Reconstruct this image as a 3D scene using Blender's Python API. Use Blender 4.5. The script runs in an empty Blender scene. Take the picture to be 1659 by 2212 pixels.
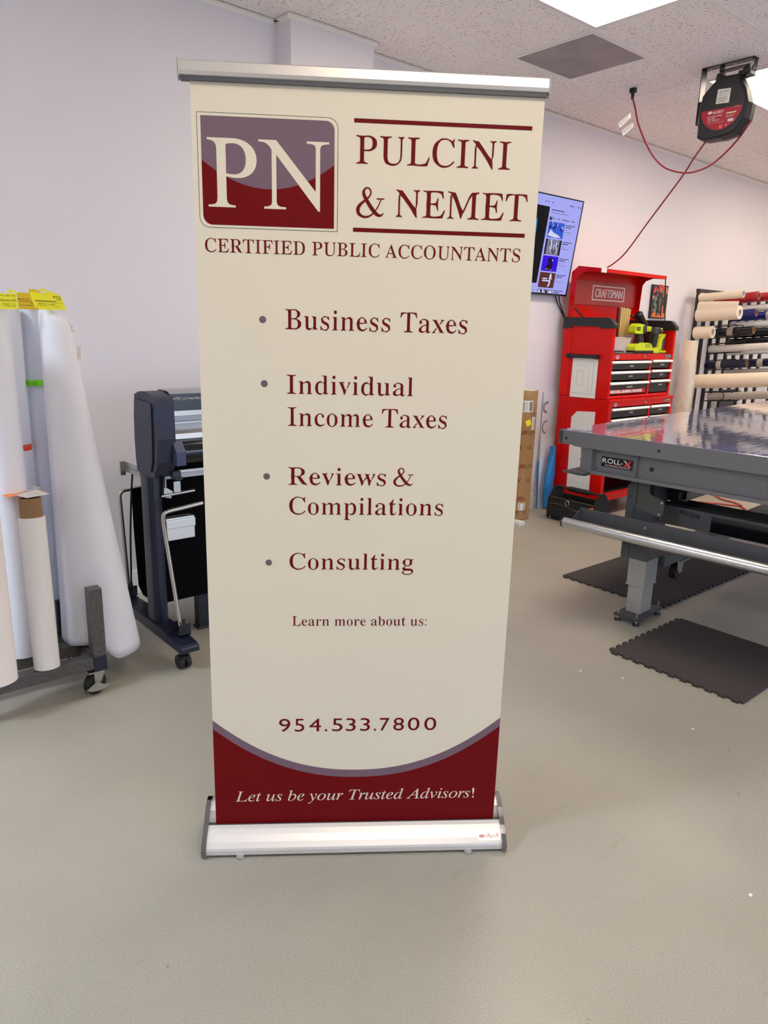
import bpy, bmesh, math, random
import numpy as np
from mathutils import Vector, Matrix
from mathutils.geometry import tessellate_polygon

scene = bpy.context.scene
COL = scene.collection
R = math.radians
random.seed(7)

# ------------------------------------------------------------------ camera
F_PX, YAW, PITCH, ROLL, CAM_H = 1575.766, 0.707668, 0.248774, 0.0267056, 1.510685
cam_d = bpy.data.cameras.new('camera')
cam = bpy.data.objects.new('camera', cam_d); COL.objects.link(cam)
fw = Vector((math.sin(YAW)*math.cos(PITCH), math.cos(YAW)*math.cos(PITCH), -math.sin(PITCH)))
rt = Vector((math.cos(YAW), -math.sin(YAW), 0)); up = rt.cross(fw)
r2 = math.cos(ROLL)*rt + math.sin(ROLL)*up; u2 = -math.sin(ROLL)*rt + math.cos(ROLL)*up
m3 = Matrix((r2, u2, -fw)).transposed()
cam.matrix_world = Matrix.Translation((0, 0, CAM_H)) @ m3.to_4x4()
cam_d.sensor_fit = 'HORIZONTAL'; cam_d.sensor_width = 36.0
cam_d.lens = F_PX/1659*36.0; cam_d.clip_start = 0.05; cam_d.clip_end = 100
scene.camera = cam

# ------------------------------------------------------------------ view, world, daylight
vs = scene.view_settings
scene.display_settings.display_device = 'sRGB'
vs.view_transform = 'Standard'; vs.look = 'None'; vs.gamma = 1.0; vs.use_curve_mapping = False
vs.exposure = 0.0
scene.cycles.use_denoising = True
scene.cycles.max_bounces = 8; scene.cycles.diffuse_bounces = 5; scene.cycles.glossy_bounces = 4
scene.cycles.transparent_max_bounces = 12
scene.cycles.sample_clamp_indirect = 6.0
world = bpy.data.worlds.new('world'); scene.world = world; world.use_nodes = True
bg = world.node_tree.nodes['Background']
bg.inputs[0].default_value = (0.56, 0.71, 1.0, 1); bg.inputs[1].default_value = 8.5
wn = world.node_tree; wc = wn.nodes.new('ShaderNodeTexCoord'); wz = wn.nodes.new('ShaderNodeSeparateXYZ'); wr = wn.nodes.new('ShaderNodeValToRGB')   # sky above, dim ground below the horizon
wn.links.new(wc.outputs['Generated'], wz.inputs[0]); wn.links.new(wz.outputs['Z'], wr.inputs[0]); wn.links.new(wr.outputs[0], bg.inputs[0])
we = wr.color_ramp.elements; we[0].position = 0.0; we[0].color = (0.30, 0.34, 0.42, 1); we[1].position = 0.06; we[1].color = (0.56, 0.71, 1.0, 1)
CEIL_W = 17.0                                  # strength of the ceiling light diffusers
CEIL_COL = (1.0, 0.86, 0.70)
COOL_W, COOL_COL = 52.0, (0.74, 0.87, 1.0)       # unseen cool fixture added at the left end to brighten the wall
LIT = ((0, 0), (2, 0), (3, 0), (4, 0), (5, 0), (1, 1), (3, 1), (4, 1))   # fixtures built (column, row); those out of view are added for their light
XL, XR, YF, YB, ZC = -3.2, 11.0, -5.0, 3.894, 3.1266     # room box
GX, GL, TL = 3.783, 3.3625, 1.2192                        # ceiling grid phase and tile length
WIN = (0.5, 6.0, 0.25, 2.65)                              # unseen window added in the front wall for daylight: x0, x1, z0, z1
pd = bpy.data.lights.new('daylight_portal', 'AREA'); pd.shape = 'RECTANGLE'
pd.size = WIN[1]-WIN[0]; pd.size_y = WIN[3]-WIN[2]; pd.cycles.is_portal = True
po = bpy.data.objects.new('daylight_portal', pd); COL.objects.link(po)
po.location = ((WIN[0]+WIN[1])/2, YF-0.12, (WIN[2]+WIN[3])/2); po.rotation_euler = (R(90), 0, 0)

# ------------------------------------------------------------------ materials
def lin(c):
    o = []
    for v in c[:3]:
        v /= 255.0
        o.append(v/12.92 if v <= 0.04045 else ((v+0.055)/1.055)**2.4)
    return (*o, 1.0)
MATS = {}
def mat(name, rgb, rough=0.5, metal=0.0, noise=None, bump=None, coat=0.0, spec=0.5, emit=None, trans=0.0, alpha=1.0, stretch=None):
    if name in MATS: return MATS[name]
    m = bpy.data.materials.new(name); m.use_nodes = True
    nt = m.node_tree; b = nt.nodes['Principled BSDF']
    c = lin(rgb)
    b.inputs['Base Color'].default_value = c; b.inputs['Roughness'].default_value = rough
    b.inputs['Metallic'].default_value = metal; b.inputs['Specular IOR Level'].default_value = spec
    b.inputs['Coat Weight'].default_value = coat; b.inputs['Coat Roughness'].default_value = 0.04
    b.inputs['Transmission Weight'].default_value = trans; b.inputs['Alpha'].default_value = alpha
    if emit:
        b.inputs['Emission Color'].default_value = lin(emit[0]); b.inputs['Emission Strength'].default_value = emit[1]
    def noise_tex(scale, detail=4):
        tc = nt.nodes.new('ShaderNodeTexCoord'); n = nt.nodes.new('ShaderNodeTexNoise')
        n.inputs['Scale'].default_value = scale; n.inputs['Detail'].default_value = detail
        if stretch:
            mp = nt.nodes.new('ShaderNodeMapping'); mp.inputs['Scale'].default_value = stretch
            nt.links.new(tc.outputs['Object'], mp.inputs[0]); nt.links.new(mp.outputs[0], n.inputs['Vector'])
        else: nt.links.new(tc.outputs['Object'], n.inputs['Vector'])
        return n
    if noise:
        n = noise_tex(noise[0]); mx = nt.nodes.new('ShaderNodeMix'); mx.data_type = 'RGBA'
        mx.inputs[6].default_value = tuple(max(0, v*(1-noise[1])) for v in c[:3])+(1,)
        mx.inputs[7].default_value = tuple(min(1, v*(1+noise[1])) for v in c[:3])+(1,)
        nt.links.new(n.outputs['Fac'], mx.inputs[0]); nt.links.new(mx.outputs[2], b.inputs['Base Color'])
    if bump:
        n = noise_tex(bump[0]); bp = nt.nodes.new('ShaderNodeBump'); bp.inputs['Strength'].default_value = bump[1]
        bp.inputs['Distance'].default_value = bump[2] if len(bump) > 2 else 0.002
        nt.links.new(n.outputs['Fac'], bp.inputs['Height']); nt.links.new(bp.outputs[0], b.inputs['Normal'])
    MATS[name] = m
    return m

WALLP = mat('wall_paint', (232, 226, 230), 0.7, noise=(1.2, 0.015), bump=(140, 0.08, 0.001))
TRIMW = mat('white_trim', (228, 226, 224), 0.4, noise=(6, 0.02))
TEEW = mat('ceiling_tee_white', (244, 238, 232), 0.45, noise=(8, 0.02))
CREAM = mat('banner_cream', (225, 213, 189), 0.55, noise=(900, 0.012))
MAROON = mat('banner_maroon', (104, 8, 14), 0.5, spec=0.15, noise=(300, 0.03))
BRED = mat('banner_red', (108, 4, 10), 0.5, spec=0.15, noise=(300, 0.03))
MAUVE = mat('banner_mauve', (118, 94, 104), 0.5, spec=0.2, noise=(300, 0.02))
BDOT = mat('bullet_grey_mauve', (106, 90, 92), 0.5, noise=(300, 0.02))
INK = mat('black_ink', (28, 26, 28), 0.5, noise=(200, 0.05))
ALU = mat('brushed_aluminium', (226, 222, 216), 0.34, 0.75, noise=(3, 0.03), stretch=(0.3, 60, 60))
ALUW = mat('anodised_base', (234, 230, 226), 0.38, 0.55, noise=(3, 0.03), stretch=(0.3, 90, 90))
CHROME = mat('chrome', (150, 150, 155), 0.10, 1.0, noise=(5, 0.02))
STEEL = mat('zinc_steel', (185, 185, 180), 0.3, 0.9, noise=(25, 0.06))
STAIN = mat('stainless_tube', (190, 184, 176), 0.25, 1.0, noise=(10, 0.03))
RUBB = mat('black_rubber', (24, 24, 26), 0.55, noise=(40, 0.1))
BLKP = mat('black_plastic', (27, 27, 30), 0.42, noise=(60, 0.08))
BLKG = mat('black_gloss', (14, 15, 20), 0.15, noise=(20, 0.05))
DGRAY = mat('dark_grey_plastic', (66, 66, 70), 0.45, noise=(50, 0.05))
NAVYP = mat('navy_plastic', (28, 32, 56), 0.42, noise=(50, 0.04), bump=(700, 0.05, 0.0004))
NAVYM = mat('navy_metal', (22, 27, 50), 0.35, noise=(20, 0.04))
GREYM = mat('table_grey', (112, 111, 113), 0.42, 0.1, noise=(9, 0.03), bump=(900, 0.05, 0.0003))
GREYD = mat('table_dark_grey', (82, 82, 85), 0.45, 0.1, noise=(9, 0.04))
LEGG = mat('leg_silver_grey', (166, 164, 158), 0.42, 0.3, noise=(6, 0.03))
HAMM = mat('hammered_grey', (92, 90, 88), 0.42, 0.35, noise=(110, 0.65), bump=(150, 0.6, 0.002))
REDP = mat('tool_chest_red', (212, 8, 4), 0.28, noise=(3, 0.03), coat=0.06, spec=0.22)
DRAWB = mat('drawer_black', (38, 38, 40), 0.4, noise=(20, 0.06))
PULLA = mat('drawer_pull_silver', (222, 218, 214), 0.35, 0.5, noise=(12, 0.02))
WPAPER = mat('white_paper', (238, 238, 247), 0.6, noise=(3, 0.015))
WPAPW = mat('warm_white_vinyl', (242, 234, 230), 0.45, noise=(3, 0.015))
WPAPB = mat('cool_white_vinyl', (224, 229, 244), 0.4, noise=(3, 0.015))
CARDB = mat('cardboard', (168, 128, 84), 0.75, noise=(14, 0.08), stretch=(1, 1, 6))
CORE = mat('cardboard_core', (142, 108, 74), 0.75, noise=(30, 0.12))
YELT = mat('yellow_card', (250, 242, 40), 0.6, noise=(12, 0.02))
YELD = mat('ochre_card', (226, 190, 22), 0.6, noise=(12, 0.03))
LIME = mat('lime_plastic', (140, 235, 30), 0.4, noise=(20, 0.04))
ORNG = mat('orange_card', (255, 150, 82), 0.6, noise=(12, 0.04))
ORTP = mat('orange_red_tape', (232, 70, 40), 0.5, noise=(12, 0.04))
WHITEP = mat('white_plastic', (236, 234, 230), 0.4, noise=(12, 0.02))
LABW = mat('white_label', (232, 231, 226), 0.5, noise=(30, 0.02))
HUSR = mat('reel_label_red', (168, 20, 46), 0.4, noise=(30, 0.03))
CORDR = mat('red_cord', (150, 24, 44), 0.4, noise=(40, 0.05))
CORDO = mat('orange_red_cord', (190, 60, 46), 0.45, noise=(40, 0.05))
GREYT = mat('grey_text', (150, 148, 142), 0.5, noise=(40, 0.03))
CREAMV = mat('cream_vinyl', (244, 228, 202), 0.45, noise=(4, 0.02))
REDV = mat('red_vinyl', (176, 18, 30), 0.2, noise=(6, 0.04), coat=0.3)
BLUEV = mat('blue_vinyl', (18, 30, 116), 0.2, noise=(6, 0.06), coat=0.3)
NAVYV = mat('navy_vinyl', (14, 20, 54), 0.18, noise=(6, 0.06), coat=0.3)
BLACKV = mat('black_vinyl', (16, 17, 20), 0.15, noise=(6, 0.08), coat=0.3)
PINKP = mat('pink_paper_band', (244, 196, 204), 0.6, noise=(9, 0.03))
GREYV = mat('warm_grey_vinyl', (186, 178, 166), 0.4, noise=(5, 0.04))
RYOB = mat('lime_tool_plastic', (204, 222, 26), 0.4, noise=(30, 0.03))
CLEARB = mat('frosted_clear_plastic', (236, 226, 222), 0.35, noise=(12, 0.03), alpha=0.42)
WRAP = mat('clear_wrap', (252, 250, 246), 0.10, noise=(18, 0.03), bump=(60, 0.8, 0.02), alpha=0.38, coat=1.0)
BLUEB = mat('blue_plastic_bag', (40, 130, 205), 0.3, noise=(8, 0.1), bump=(20, 0.7, 0.01))
MATF = mat('foam_mat_grey', (72, 66, 64), 0.85, spec=0.2, noise=(50, 0.07), bump=(380, 0.3, 0.001))
GOLDK = mat('gold_kraft', (212, 182, 116), 0.32, 0.35, noise=(6, 0.15), stretch=(40, 40, 0.6))
MAGW = mat('white_magnet_sheet', (238, 238, 232), 0.5, noise=(5, 0.015))
CLOTH = mat('black_basket_cloth', (10, 10, 13), 0.9, noise=(60, 0.1), spec=0.1)
BAGF = mat('black_nylon', (20, 20, 23), 0.75, noise=(120, 0.2), bump=(300, 0.3, 0.001))
OLIVE = mat('olive_piping', (96, 90, 62), 0.7, noise=(60, 0.1))
SILVW = mat('silver_white_sheet', (206, 208, 212), 0.35, 0.2, noise=(4, 0.03))
FOAMW = mat('white_foam_board', (232, 232, 236), 0.5, noise=(4, 0.02))
ART1 = mat('print_dark', (34, 30, 34), 0.5, noise=(60, 0.5))
ART2 = mat('print_orange', (226, 116, 60), 0.5, noise=(60, 0.25))
ART3 = mat('print_red', (206, 62, 50), 0.5, noise=(60, 0.2))
ART4 = mat('print_teal_grey', (118, 136, 126), 0.5, noise=(70, 0.35))
BRASS = mat('brass_print', (214, 150, 80), 0.5, noise=(50, 0.2))

def screen_mat(name, rgb, st):
    return mat(name, (6, 6, 7), 0.2, spec=0.12, emit=(rgb, st), noise=(30, 0.05))
SCR_BG = screen_mat('screen_lavender', (168, 170, 246), 0.95)
SCR_DK = screen_mat('screen_dark', (10, 11, 16), 0.9)
SCR_TX = screen_mat('screen_text', (70, 70, 120), 0.9)
SCR_BL = screen_mat('screen_blue', (54, 96, 214), 0.9)
SCR_CY = screen_mat('screen_cyan', (30, 140, 190), 0.9)
SCR_GY = screen_mat('screen_grey', (130, 126, 160), 0.9)
SCR_VI = screen_mat('screen_violet', (52, 10, 220), 0.95)
SCR_BR = screen_mat('screen_brown', (92, 44, 42), 0.9)
SCR_WH = screen_mat('screen_white', (215, 215, 245), 0.95)
SCR_TN = screen_mat('screen_tan', (150, 120, 90), 0.8)

def floor_mat():
    m = bpy.data.materials.new('painted_concrete'); m.use_nodes = True
    nt = m.node_tree; b = nt.nodes['Principled BSDF']; L = nt.links.new
    tc = nt.nodes.new('ShaderNodeTexCoord')
    def nz(s, d=6, r=0.6):
        n = nt.nodes.new('ShaderNodeTexNoise'); n.inputs['Scale'].default_value = s; n.inputs['Detail'].default_value = d
        n.inputs['Roughness'].default_value = r; L(tc.outputs['Object'], n.inputs['Vector']); return n
    def ramp(src, p0, c0, p1, c1):
        r = nt.nodes.new('ShaderNodeValToRGB'); e = r.color_ramp.elements
        e[0].position = p0; e[0].color = c0; e[1].position = p1; e[1].color = c1; L(src, r.inputs[0]); return r
    def mix(f, a, bb, typ='MIX', fv=None):
        x = nt.nodes.new('ShaderNodeMix'); x.data_type = 'RGBA'; x.blend_type = typ
        if f is not None: L(f, x.inputs[0])
        else: x.inputs[0].default_value = fv
        L(a, x.inputs[6]); L(bb, x.inputs[7]); return x
    big = ramp(nz(1.1).outputs['Fac'], 0.3, lin((166, 160, 146)), 0.72, lin((179, 174, 160)))
    fine = ramp(nz(300, 3, 0.75).outputs['Fac'], 0.30, (0.58, 0.57, 0.55, 1), 0.70, (1.26, 1.26, 1.26, 1))
    c1 = mix(None, big.outputs[0], fine.outputs[0], 'MULTIPLY', 0.8)
    def math_(op, a, b):
        q = nt.nodes.new('ShaderNodeMath'); q.operation = op
        for k, v in enumerate((a, b)):
            if isinstance(v, (int, float)): q.inputs[k].default_value = v
            else: L(v, q.inputs[k])
        return q.outputs[0]
    def specks(scale, share, r0, r1):
        vo = nt.nodes.new('ShaderNodeTexVoronoi'); vo.inputs['Scale'].default_value = scale; L(tc.outputs['Object'], vo.inputs['Vector'])
        sp = nt.nodes.new('ShaderNodeSeparateColor'); L(vo.outputs['Color'], sp.inputs[0])
        wob = math_('MULTIPLY', nz(90, 2).outputs['Fac'], 0.06)
        rad = math_('SUBTRACT', math_('MULTIPLY_ADD', sp.outputs[1], r1-r0), wob)
        rad.node.inputs[0].links[0].from_node.inputs[2].default_value = r0+0.03
        return math_('MULTIPLY', math_('LESS_THAN', vo.outputs['Distance'], rad), math_('LESS_THAN', sp.outputs[0], share))
    sc_n = nt.nodes.new('ShaderNodeTexNoise'); sc_n.inputs['Scale'].default_value = 3.2; sc_n.inputs['Detail'].default_value = 9; sc_n.inputs['Roughness'].default_value = 0.75
    mp = nt.nodes.new('ShaderNodeMapping'); mp.inputs['Scale'].default_value = (1.0, 4.0, 1.0); mp.inputs['Rotation'].default_value = (0, 0, 0.7)
    L(tc.outputs['Object'], mp.inputs[0]); L(mp.outputs[0], sc_n.inputs['Vector'])
    scuff = ramp(sc_n.outputs['Fac'], 0.60, (1, 1, 1, 1), 0.72, (0.84, 0.82, 0.78, 1))
    c1 = mix(None, c1.outputs[2], scuff.outputs[0], 'MULTIPLY', 1.0)
    lt = math_('MAXIMUM', specks(9.0, 0.30, 0.010, 0.05), specks(26.0, 0.30, 0.015, 0.06)).node
    dk = nt.nodes.new('ShaderNodeRGB'); dk.outputs[0].default_value = lin((104, 92, 74))
    fm = nt.nodes.new('ShaderNodeMath'); fm.operation = 'MULTIPLY'; fm.inputs[1].default_value = 0.6; L(lt.outputs[0], fm.inputs[0])
    c2 = mix(fm.outputs[0], c1.outputs[2], dk.outputs[0])
    L(c2.outputs[2], b.inputs['Base Color'])
    rr = ramp(nz(2.3).outputs['Fac'], 0.3, (0.34, 0.34, 0.34, 1), 0.7, (0.46, 0.46, 0.46, 1)); L(rr.outputs[0], b.inputs['Roughness'])
    b.inputs['Specular IOR Level'].default_value = 0.55
    bp = nt.nodes.new('ShaderNodeBump'); bp.inputs['Strength'].default_value = 0.12; bp.inputs['Distance'].default_value = 0.002
    L(nz(90, 4).outputs['Fac'], bp.inputs['Height']); L(bp.outputs[0], b.inputs['Normal'])
    return m
def ceiling_mat():
    m = bpy.data.materials.new('mineral_fibre_tile'); m.use_nodes = True
    nt = m.node_tree; b = nt.nodes['Principled BSDF']; L = nt.links.new
    tc = nt.nodes.new('ShaderNodeTexCoord')
    vo = nt.nodes.new('ShaderNodeTexVoronoi'); vo.inputs['Scale'].default_value = 62; L(tc.outputs['Object'], vo.inputs['Vector'])
    n = nt.nodes.new('ShaderNodeTexNoise'); n.inputs['Scale'].default_value = 45; n.inputs['Detail'].default_value = 3; L(tc.outputs['Object'], n.inputs['Vector'])
    a = nt.nodes.new('ShaderNodeMath'); a.operation = 'MULTIPLY_ADD'; a.inputs[1].default_value = -0.75; a.inputs[2].default_value = 0.60; L(n.outputs['Fac'], a.inputs[0])
    lt = nt.nodes.new('ShaderNodeMath'); lt.operation = 'LESS_THAN'; L(vo.outputs['Distance'], lt.inputs[0]); L(a.outputs[0], lt.inputs[1])
    x = nt.nodes.new('ShaderNodeMix'); x.data_type = 'RGBA'
    x.inputs[6].default_value = lin((250, 243, 238)); x.inputs[7].default_value = lin((190, 178, 170))
    L(lt.outputs[0], x.inputs[0]); L(x.outputs[2], b.inputs['Base Color']); b.inputs['Roughness'].default_value = 0.9
    b.inputs['Specular IOR Level'].default_value = 0.1
    return m
def grille_mat():
    m = bpy.data.materials.new('perforated_grille'); m.use_nodes = True
    nt = m.node_tree; b = nt.nodes['Principled BSDF']; L = nt.links.new
    tc = nt.nodes.new('ShaderNodeTexCoord')
    w = nt.nodes.new('ShaderNodeTexWave'); w.bands_direction = 'X'; w.inputs['Scale'].default_value = 26; L(tc.outputs['Object'], w.inputs['Vector'])
    w2 = nt.nodes.new('ShaderNodeTexWave'); w2.bands_direction = 'Y'; w2.inputs['Scale'].default_value = 26; L(tc.outputs['Object'], w2.inputs['Vector'])
    mu = nt.nodes.new('ShaderNodeMath'); mu.operation = 'MULTIPLY'; L(w.outputs['Fac'], mu.inputs[0]); L(w2.outputs['Fac'], mu.inputs[1])
    n = nt.nodes.new('ShaderNodeTexNoise'); n.inputs['Scale'].default_value = 5; L(tc.outputs['Object'], n.inputs['Vector'])
    x = nt.nodes.new('ShaderNodeMix'); x.data_type = 'RGBA'
    x.inputs[6].default_value = lin((196, 184, 182)); x.inputs[7].default_value = lin((92, 84, 84)); L(mu.outputs[0], x.inputs[0])
    y = nt.nodes.new('ShaderNodeMix'); y.data_type = 'RGBA'; y.blend_type = 'MULTIPLY'; y.inputs[0].default_value = 0.5
    L(x.outputs[2], y.inputs[6]); L(n.outputs['Fac'], y.inputs[7])
    L(y.outputs[2], b.inputs['Base Color']); b.inputs['Roughness'].default_value = 0.6
    return m
def diffuser_mat(name, col, power):
    m = bpy.data.materials.new(name); m.use_nodes = True
    nt = m.node_tree; b = nt.nodes['Principled BSDF']; L = nt.links.new
    tc = nt.nodes.new('ShaderNodeTexCoord')
    ck = nt.nodes.new('ShaderNodeTexChecker'); ck.inputs['Scale'].default_value = 140; L(tc.outputs['Object'], ck.inputs['Vector'])
    ck.inputs[1].default_value = (*[c*1.0 for c in col], 1); ck.inputs[2].default_value = (*[c*0.88 for c in col], 1)
    L(ck.outputs[0], b.inputs['Emission Color']); b.inputs['Emission Strength'].default_value = power
    b.inputs['Base Color'].default_value = (0.8, 0.8, 0.78, 1)
    return m
def tabletop_mat():
    m = bpy.data.materials.new('glossy_film_surface'); m.use_nodes = True
    nt = m.node_tree; b = nt.nodes['Principled BSDF']; L = nt.links.new
    b.inputs['Base Color'].default_value = lin((132, 138, 168)); b.inputs['Roughness'].default_value = 0.06
    b.inputs['Specular IOR Level'].default_value = 0.9; b.inputs['Coat Weight'].default_value = 1.0; b.inputs['Coat Roughness'].default_value = 0.02
    tc = nt.nodes.new('ShaderNodeTexCoord'); mp = nt.nodes.new('ShaderNodeMapping'); mp.inputs['Scale'].default_value = (3.0, 16, 1)
    L(tc.outputs['Object'], mp.inputs[0])
    n = nt.nodes.new('ShaderNodeTexNoise'); n.inputs['Scale'].default_value = 1.6; n.inputs['Detail'].default_value = 4; L(mp.outputs[0], n.inputs['Vector'])
    bp = nt.nodes.new('ShaderNodeBump'); bp.inputs['Strength'].default_value = 0.2; bp.inputs['Distance'].default_value = 0.004
    L(n.outputs['Fac'], bp.inputs['Height']); L(bp.outputs[0], b.inputs['Normal']); L(bp.outputs[0], b.inputs['Coat Normal'])
    br = nt.nodes.new('ShaderNodeTexBrick'); br.offset = 0; br.inputs['Scale'].default_value = 1.0; br.inputs['Mortar Size'].default_value = 0.002
    br.inputs['Brick Width'].default_value = 0.4; br.inputs['Row Height'].default_value = 0.4
    br.inputs['Color1'].default_value = lin((134, 140, 172)); br.inputs['Color2'].default_value = lin((130, 136, 168)); br.inputs['Mortar'].default_value = lin((52, 54, 74))
    L(tc.outputs['Object'], br.inputs['Vector']); L(br.outputs[0], b.inputs['Base Color'])
    return m
FLOORM, CEILM, GRILM, TOPM = floor_mat(), ceiling_mat(), grille_mat(), tabletop_mat()
DIFFM, DIFFC = diffuser_mat('prismatic_diffuser', CEIL_COL, CEIL_W), diffuser_mat('added_cool_diffuser', COOL_COL, COOL_W)

# ------------------------------------------------------------------ mesh builder
class MB:
    def __init__(s): s.v = []; s.f = []; s.m = []; s.s = []
    def add(s, vs, fs, mat=0, smooth=False):
        n = len(s.v); s.v += [tuple(v) for v in vs]
        for f in fs: s.f.append([i+n for i in f]); s.m.append(mat); s.s.append(smooth)
        return s
    def bm(s, b, mat=0, smooth=False, M=None):
        b.verts.index_update(); b.verts.ensure_lookup_table()
        vs = [(M @ v.co if M else v.co)[:] for v in b.verts]
        s.add(vs, [[v.index for v in f.verts] for f in b.faces], mat, smooth); b.free(); return s
    def box(s, x0, x1, y0, y1, z0, z1, bev=0, mat=0, M=None, seg=2):
        b = bmesh.new(); bmesh.ops.create_cube(b, size=1)
        for v in b.verts: v.co = Vector(((x0+x1)/2+v.co.x*(x1-x0), (y0+y1)/2+v.co.y*(y1-y0), (z0+z1)/2+v.co.z*(z1-z0)))
        if bev: bmesh.ops.bevel(b, geom=list(b.edges), offset=bev, segments=seg, affect='EDGES', profile=0.6)
        return s.bm(b, mat, False, M)
    def cyl(s, p0, p1, r0, r1=None, seg=24, mat=0, caps=True, inner=0.0, capmat=None, smooth=True):
        p0, p1 = Vector(p0), Vector(p1); r1 = r0 if r1 is None else r1
        d = (p1-p0).normalized(); a = d.orthogonal().normalized(); c = d.cross(a)
        def ring(p, r): return [p+r*(math.cos(2*math.pi*i/seg)*a+math.sin(2*math.pi*i/seg)*c) for i in range(seg)]
        cm = mat if capmat is None else capmat
        q = lambda o1, o2: [[o1+i, o1+(i+1) % seg, o2+(i+1) % seg, o2+i] for i in range(seg)]
        s.add(ring(p0, r0)+ring(p1, r1), q(0, seg), mat, smooth)
        if inner:
            s.add(ring(p0, inner)+ring(p1, inner), [f[::-1] for f in q(0, seg)], cm, smooth)
            s.add(ring(p0, r0)+ring(p0, inner), [f[::-1] for f in q(0, seg)], cm)
            s.add(ring(p1, r1)+ring(p1, inner), q(0, seg), cm)
        elif caps:
            s.add(ring(p0, r0), [list(range(seg))[::-1]], cm); s.add(ring(p1, r1), [list(range(seg))], cm)
        return s
    def lathe(s, prof, p0, axis=(0, 0, 1), seg=32, mat=0, smooth=True):
        p0 = Vector(p0); d = Vector(axis).normalized(); a = d.orthogonal().normalized(); c = d.cross(a)
        vs = []
        for r, h in prof: vs += [p0+d*h+r*(math.cos(2*math.pi*i/seg)*a+math.sin(2*math.pi*i/seg)*c) for i in range(seg)]
        fs = [[k*seg+i, k*seg+(i+1) % seg, (k+1)*seg+(i+1) % seg, (k+1)*seg+i] for k in range(len(prof)-1) for i in range(seg)]
        return s.add(vs, fs, mat, smooth)
    def tube(s, pts, r, seg=10, mat=0, caps=True, closed=False):
        P = [Vector(p) for p in pts]; n = len(P); vs = []; a = None
        for i in range(n):
            if closed: t = (P[(i+1) % n]-P[i-1]).normalized()
            else: t = (P[min(i+1, n-1)]-P[max(i-1, 0)]).normalized()
            a = t.orthogonal().normalized() if a is None else (a-t*a.dot(t)).normalized()
            b = t.cross(a)
            rr = r[i] if isinstance(r, (list, tuple)) else r
            vs += [P[i]+rr*(math.cos(2*math.pi*k/seg)*a+math.sin(2*math.pi*k/seg)*b) for k in range(seg)]
        m = n if closed else n-1
        fs = [[i*seg+k, i*seg+(k+1) % seg, ((i+1) % n)*seg+(k+1) % seg, ((i+1) % n)*seg+k] for i in range(m) for k in range(seg)]
        s.add(vs, fs, mat, True)
        if caps and not closed: s.add(vs[:seg], [list(range(seg))[::-1]], mat); s.add(vs[-seg:], [list(range(seg))], mat)
        return s
    def prism(s, poly, o, ux, uy, depth, mat=0, smooth=False):
        """extrude the outline poly (2D) lying in the plane o + a*ux + b*uy by depth along ux x uy"""
        o, ux, uy = Vector(o), Vector(ux), Vector(uy); n = ux.cross(uy).normalized()
        A = [o+ux*a+uy*b for a, b in poly]; B = [p+n*depth for p in A]; k = len(A)
        tr = [list(t) for t in tessellate_polygon([[Vector((a, b, 0)) for a, b in poly]])]
        area = sum(poly[i][0]*poly[(i+1) % k][1]-poly[(i+1) % k][0]*poly[i][1] for i in range(k))
        def orient(t):
            (ax, ay), (bx_, by_), (cx, cy) = poly[t[0]], poly[t[1]], poly[t[2]]
            return t if (bx_-ax)*(cy-ay)-(cx-ax)*(by_-ay) > 0 else t[::-1]
        tr = [orient(t) for t in tr]
        flip = (depth < 0)
        top = tr if not flip else [t[::-1] for t in tr]
        s.add(A, [t[::-1] for t in top], mat)
        if depth != 0:
            s.add(B, top, mat)
            sd = [[i, (i+1) % k, k+(i+1) % k, k+i] for i in range(k)]
            if (area < 0) != flip: sd = [f[::-1] for f in sd]
            s.add(A+B, sd, mat, smooth)
        return s
    def flat(s, poly, o, ux, uy, mat=0):
        """one-sided printed shape facing ux x uy"""
        o, ux, uy = Vector(o), Vector(ux), Vector(uy)
        tr = [list(t) for t in tessellate_polygon([[Vector((a, b, 0)) for a, b in poly]])]
        out = []
        for t in tr:
            (ax, ay), (bx_, by_), (cx, cy) = poly[t[0]], poly[t[1]], poly[t[2]]
            out.append(t if (bx_-ax)*(cy-ay)-(cx-ax)*(by_-ay) > 0 else t[::-1])
        return s.add([o+ux*a+uy*b for a, b in poly], out, mat)
    def rect(s, a0, a1, b0, b1, o, ux, uy, mat=0): return s.flat([(a0, b0), (a1, b0), (a1, b1), (a0, b1)], o, ux, uy, mat)
    def build(s, name, mats, parent=None, world=False, label=None, loc=None):
        me = bpy.data.meshes.new(name)
        v = s.v
        if world and parent is not None:
            q = parent
            while q is not None and q.type != 'EMPTY': q = q.parent
            if q is not None:
                Mi = (Matrix.Translation(q.location) @ q.rotation_euler.to_matrix().to_4x4()).inverted()
                v = [(Mi @ Vector(p))[:] for p in v]
        if loc is not None: v = [(p[0]-loc[0], p[1]-loc[1], p[2]-loc[2]) for p in v]
        me.from_pydata(v, [], s.f)
        if not isinstance(mats, (list, tuple)): mats = [mats]
        for m in mats: me.materials.append(m)
        me.polygons.foreach_set('material_index', s.m); me.polygons.foreach_set('use_smooth', s.s); me.update()
        o = bpy.data.objects.new(name, me); COL.objects.link(o)
        if parent is not None: o.parent = parent
        if loc is not None: o.location = loc
        if label: o['label'] = label
        return o

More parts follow.
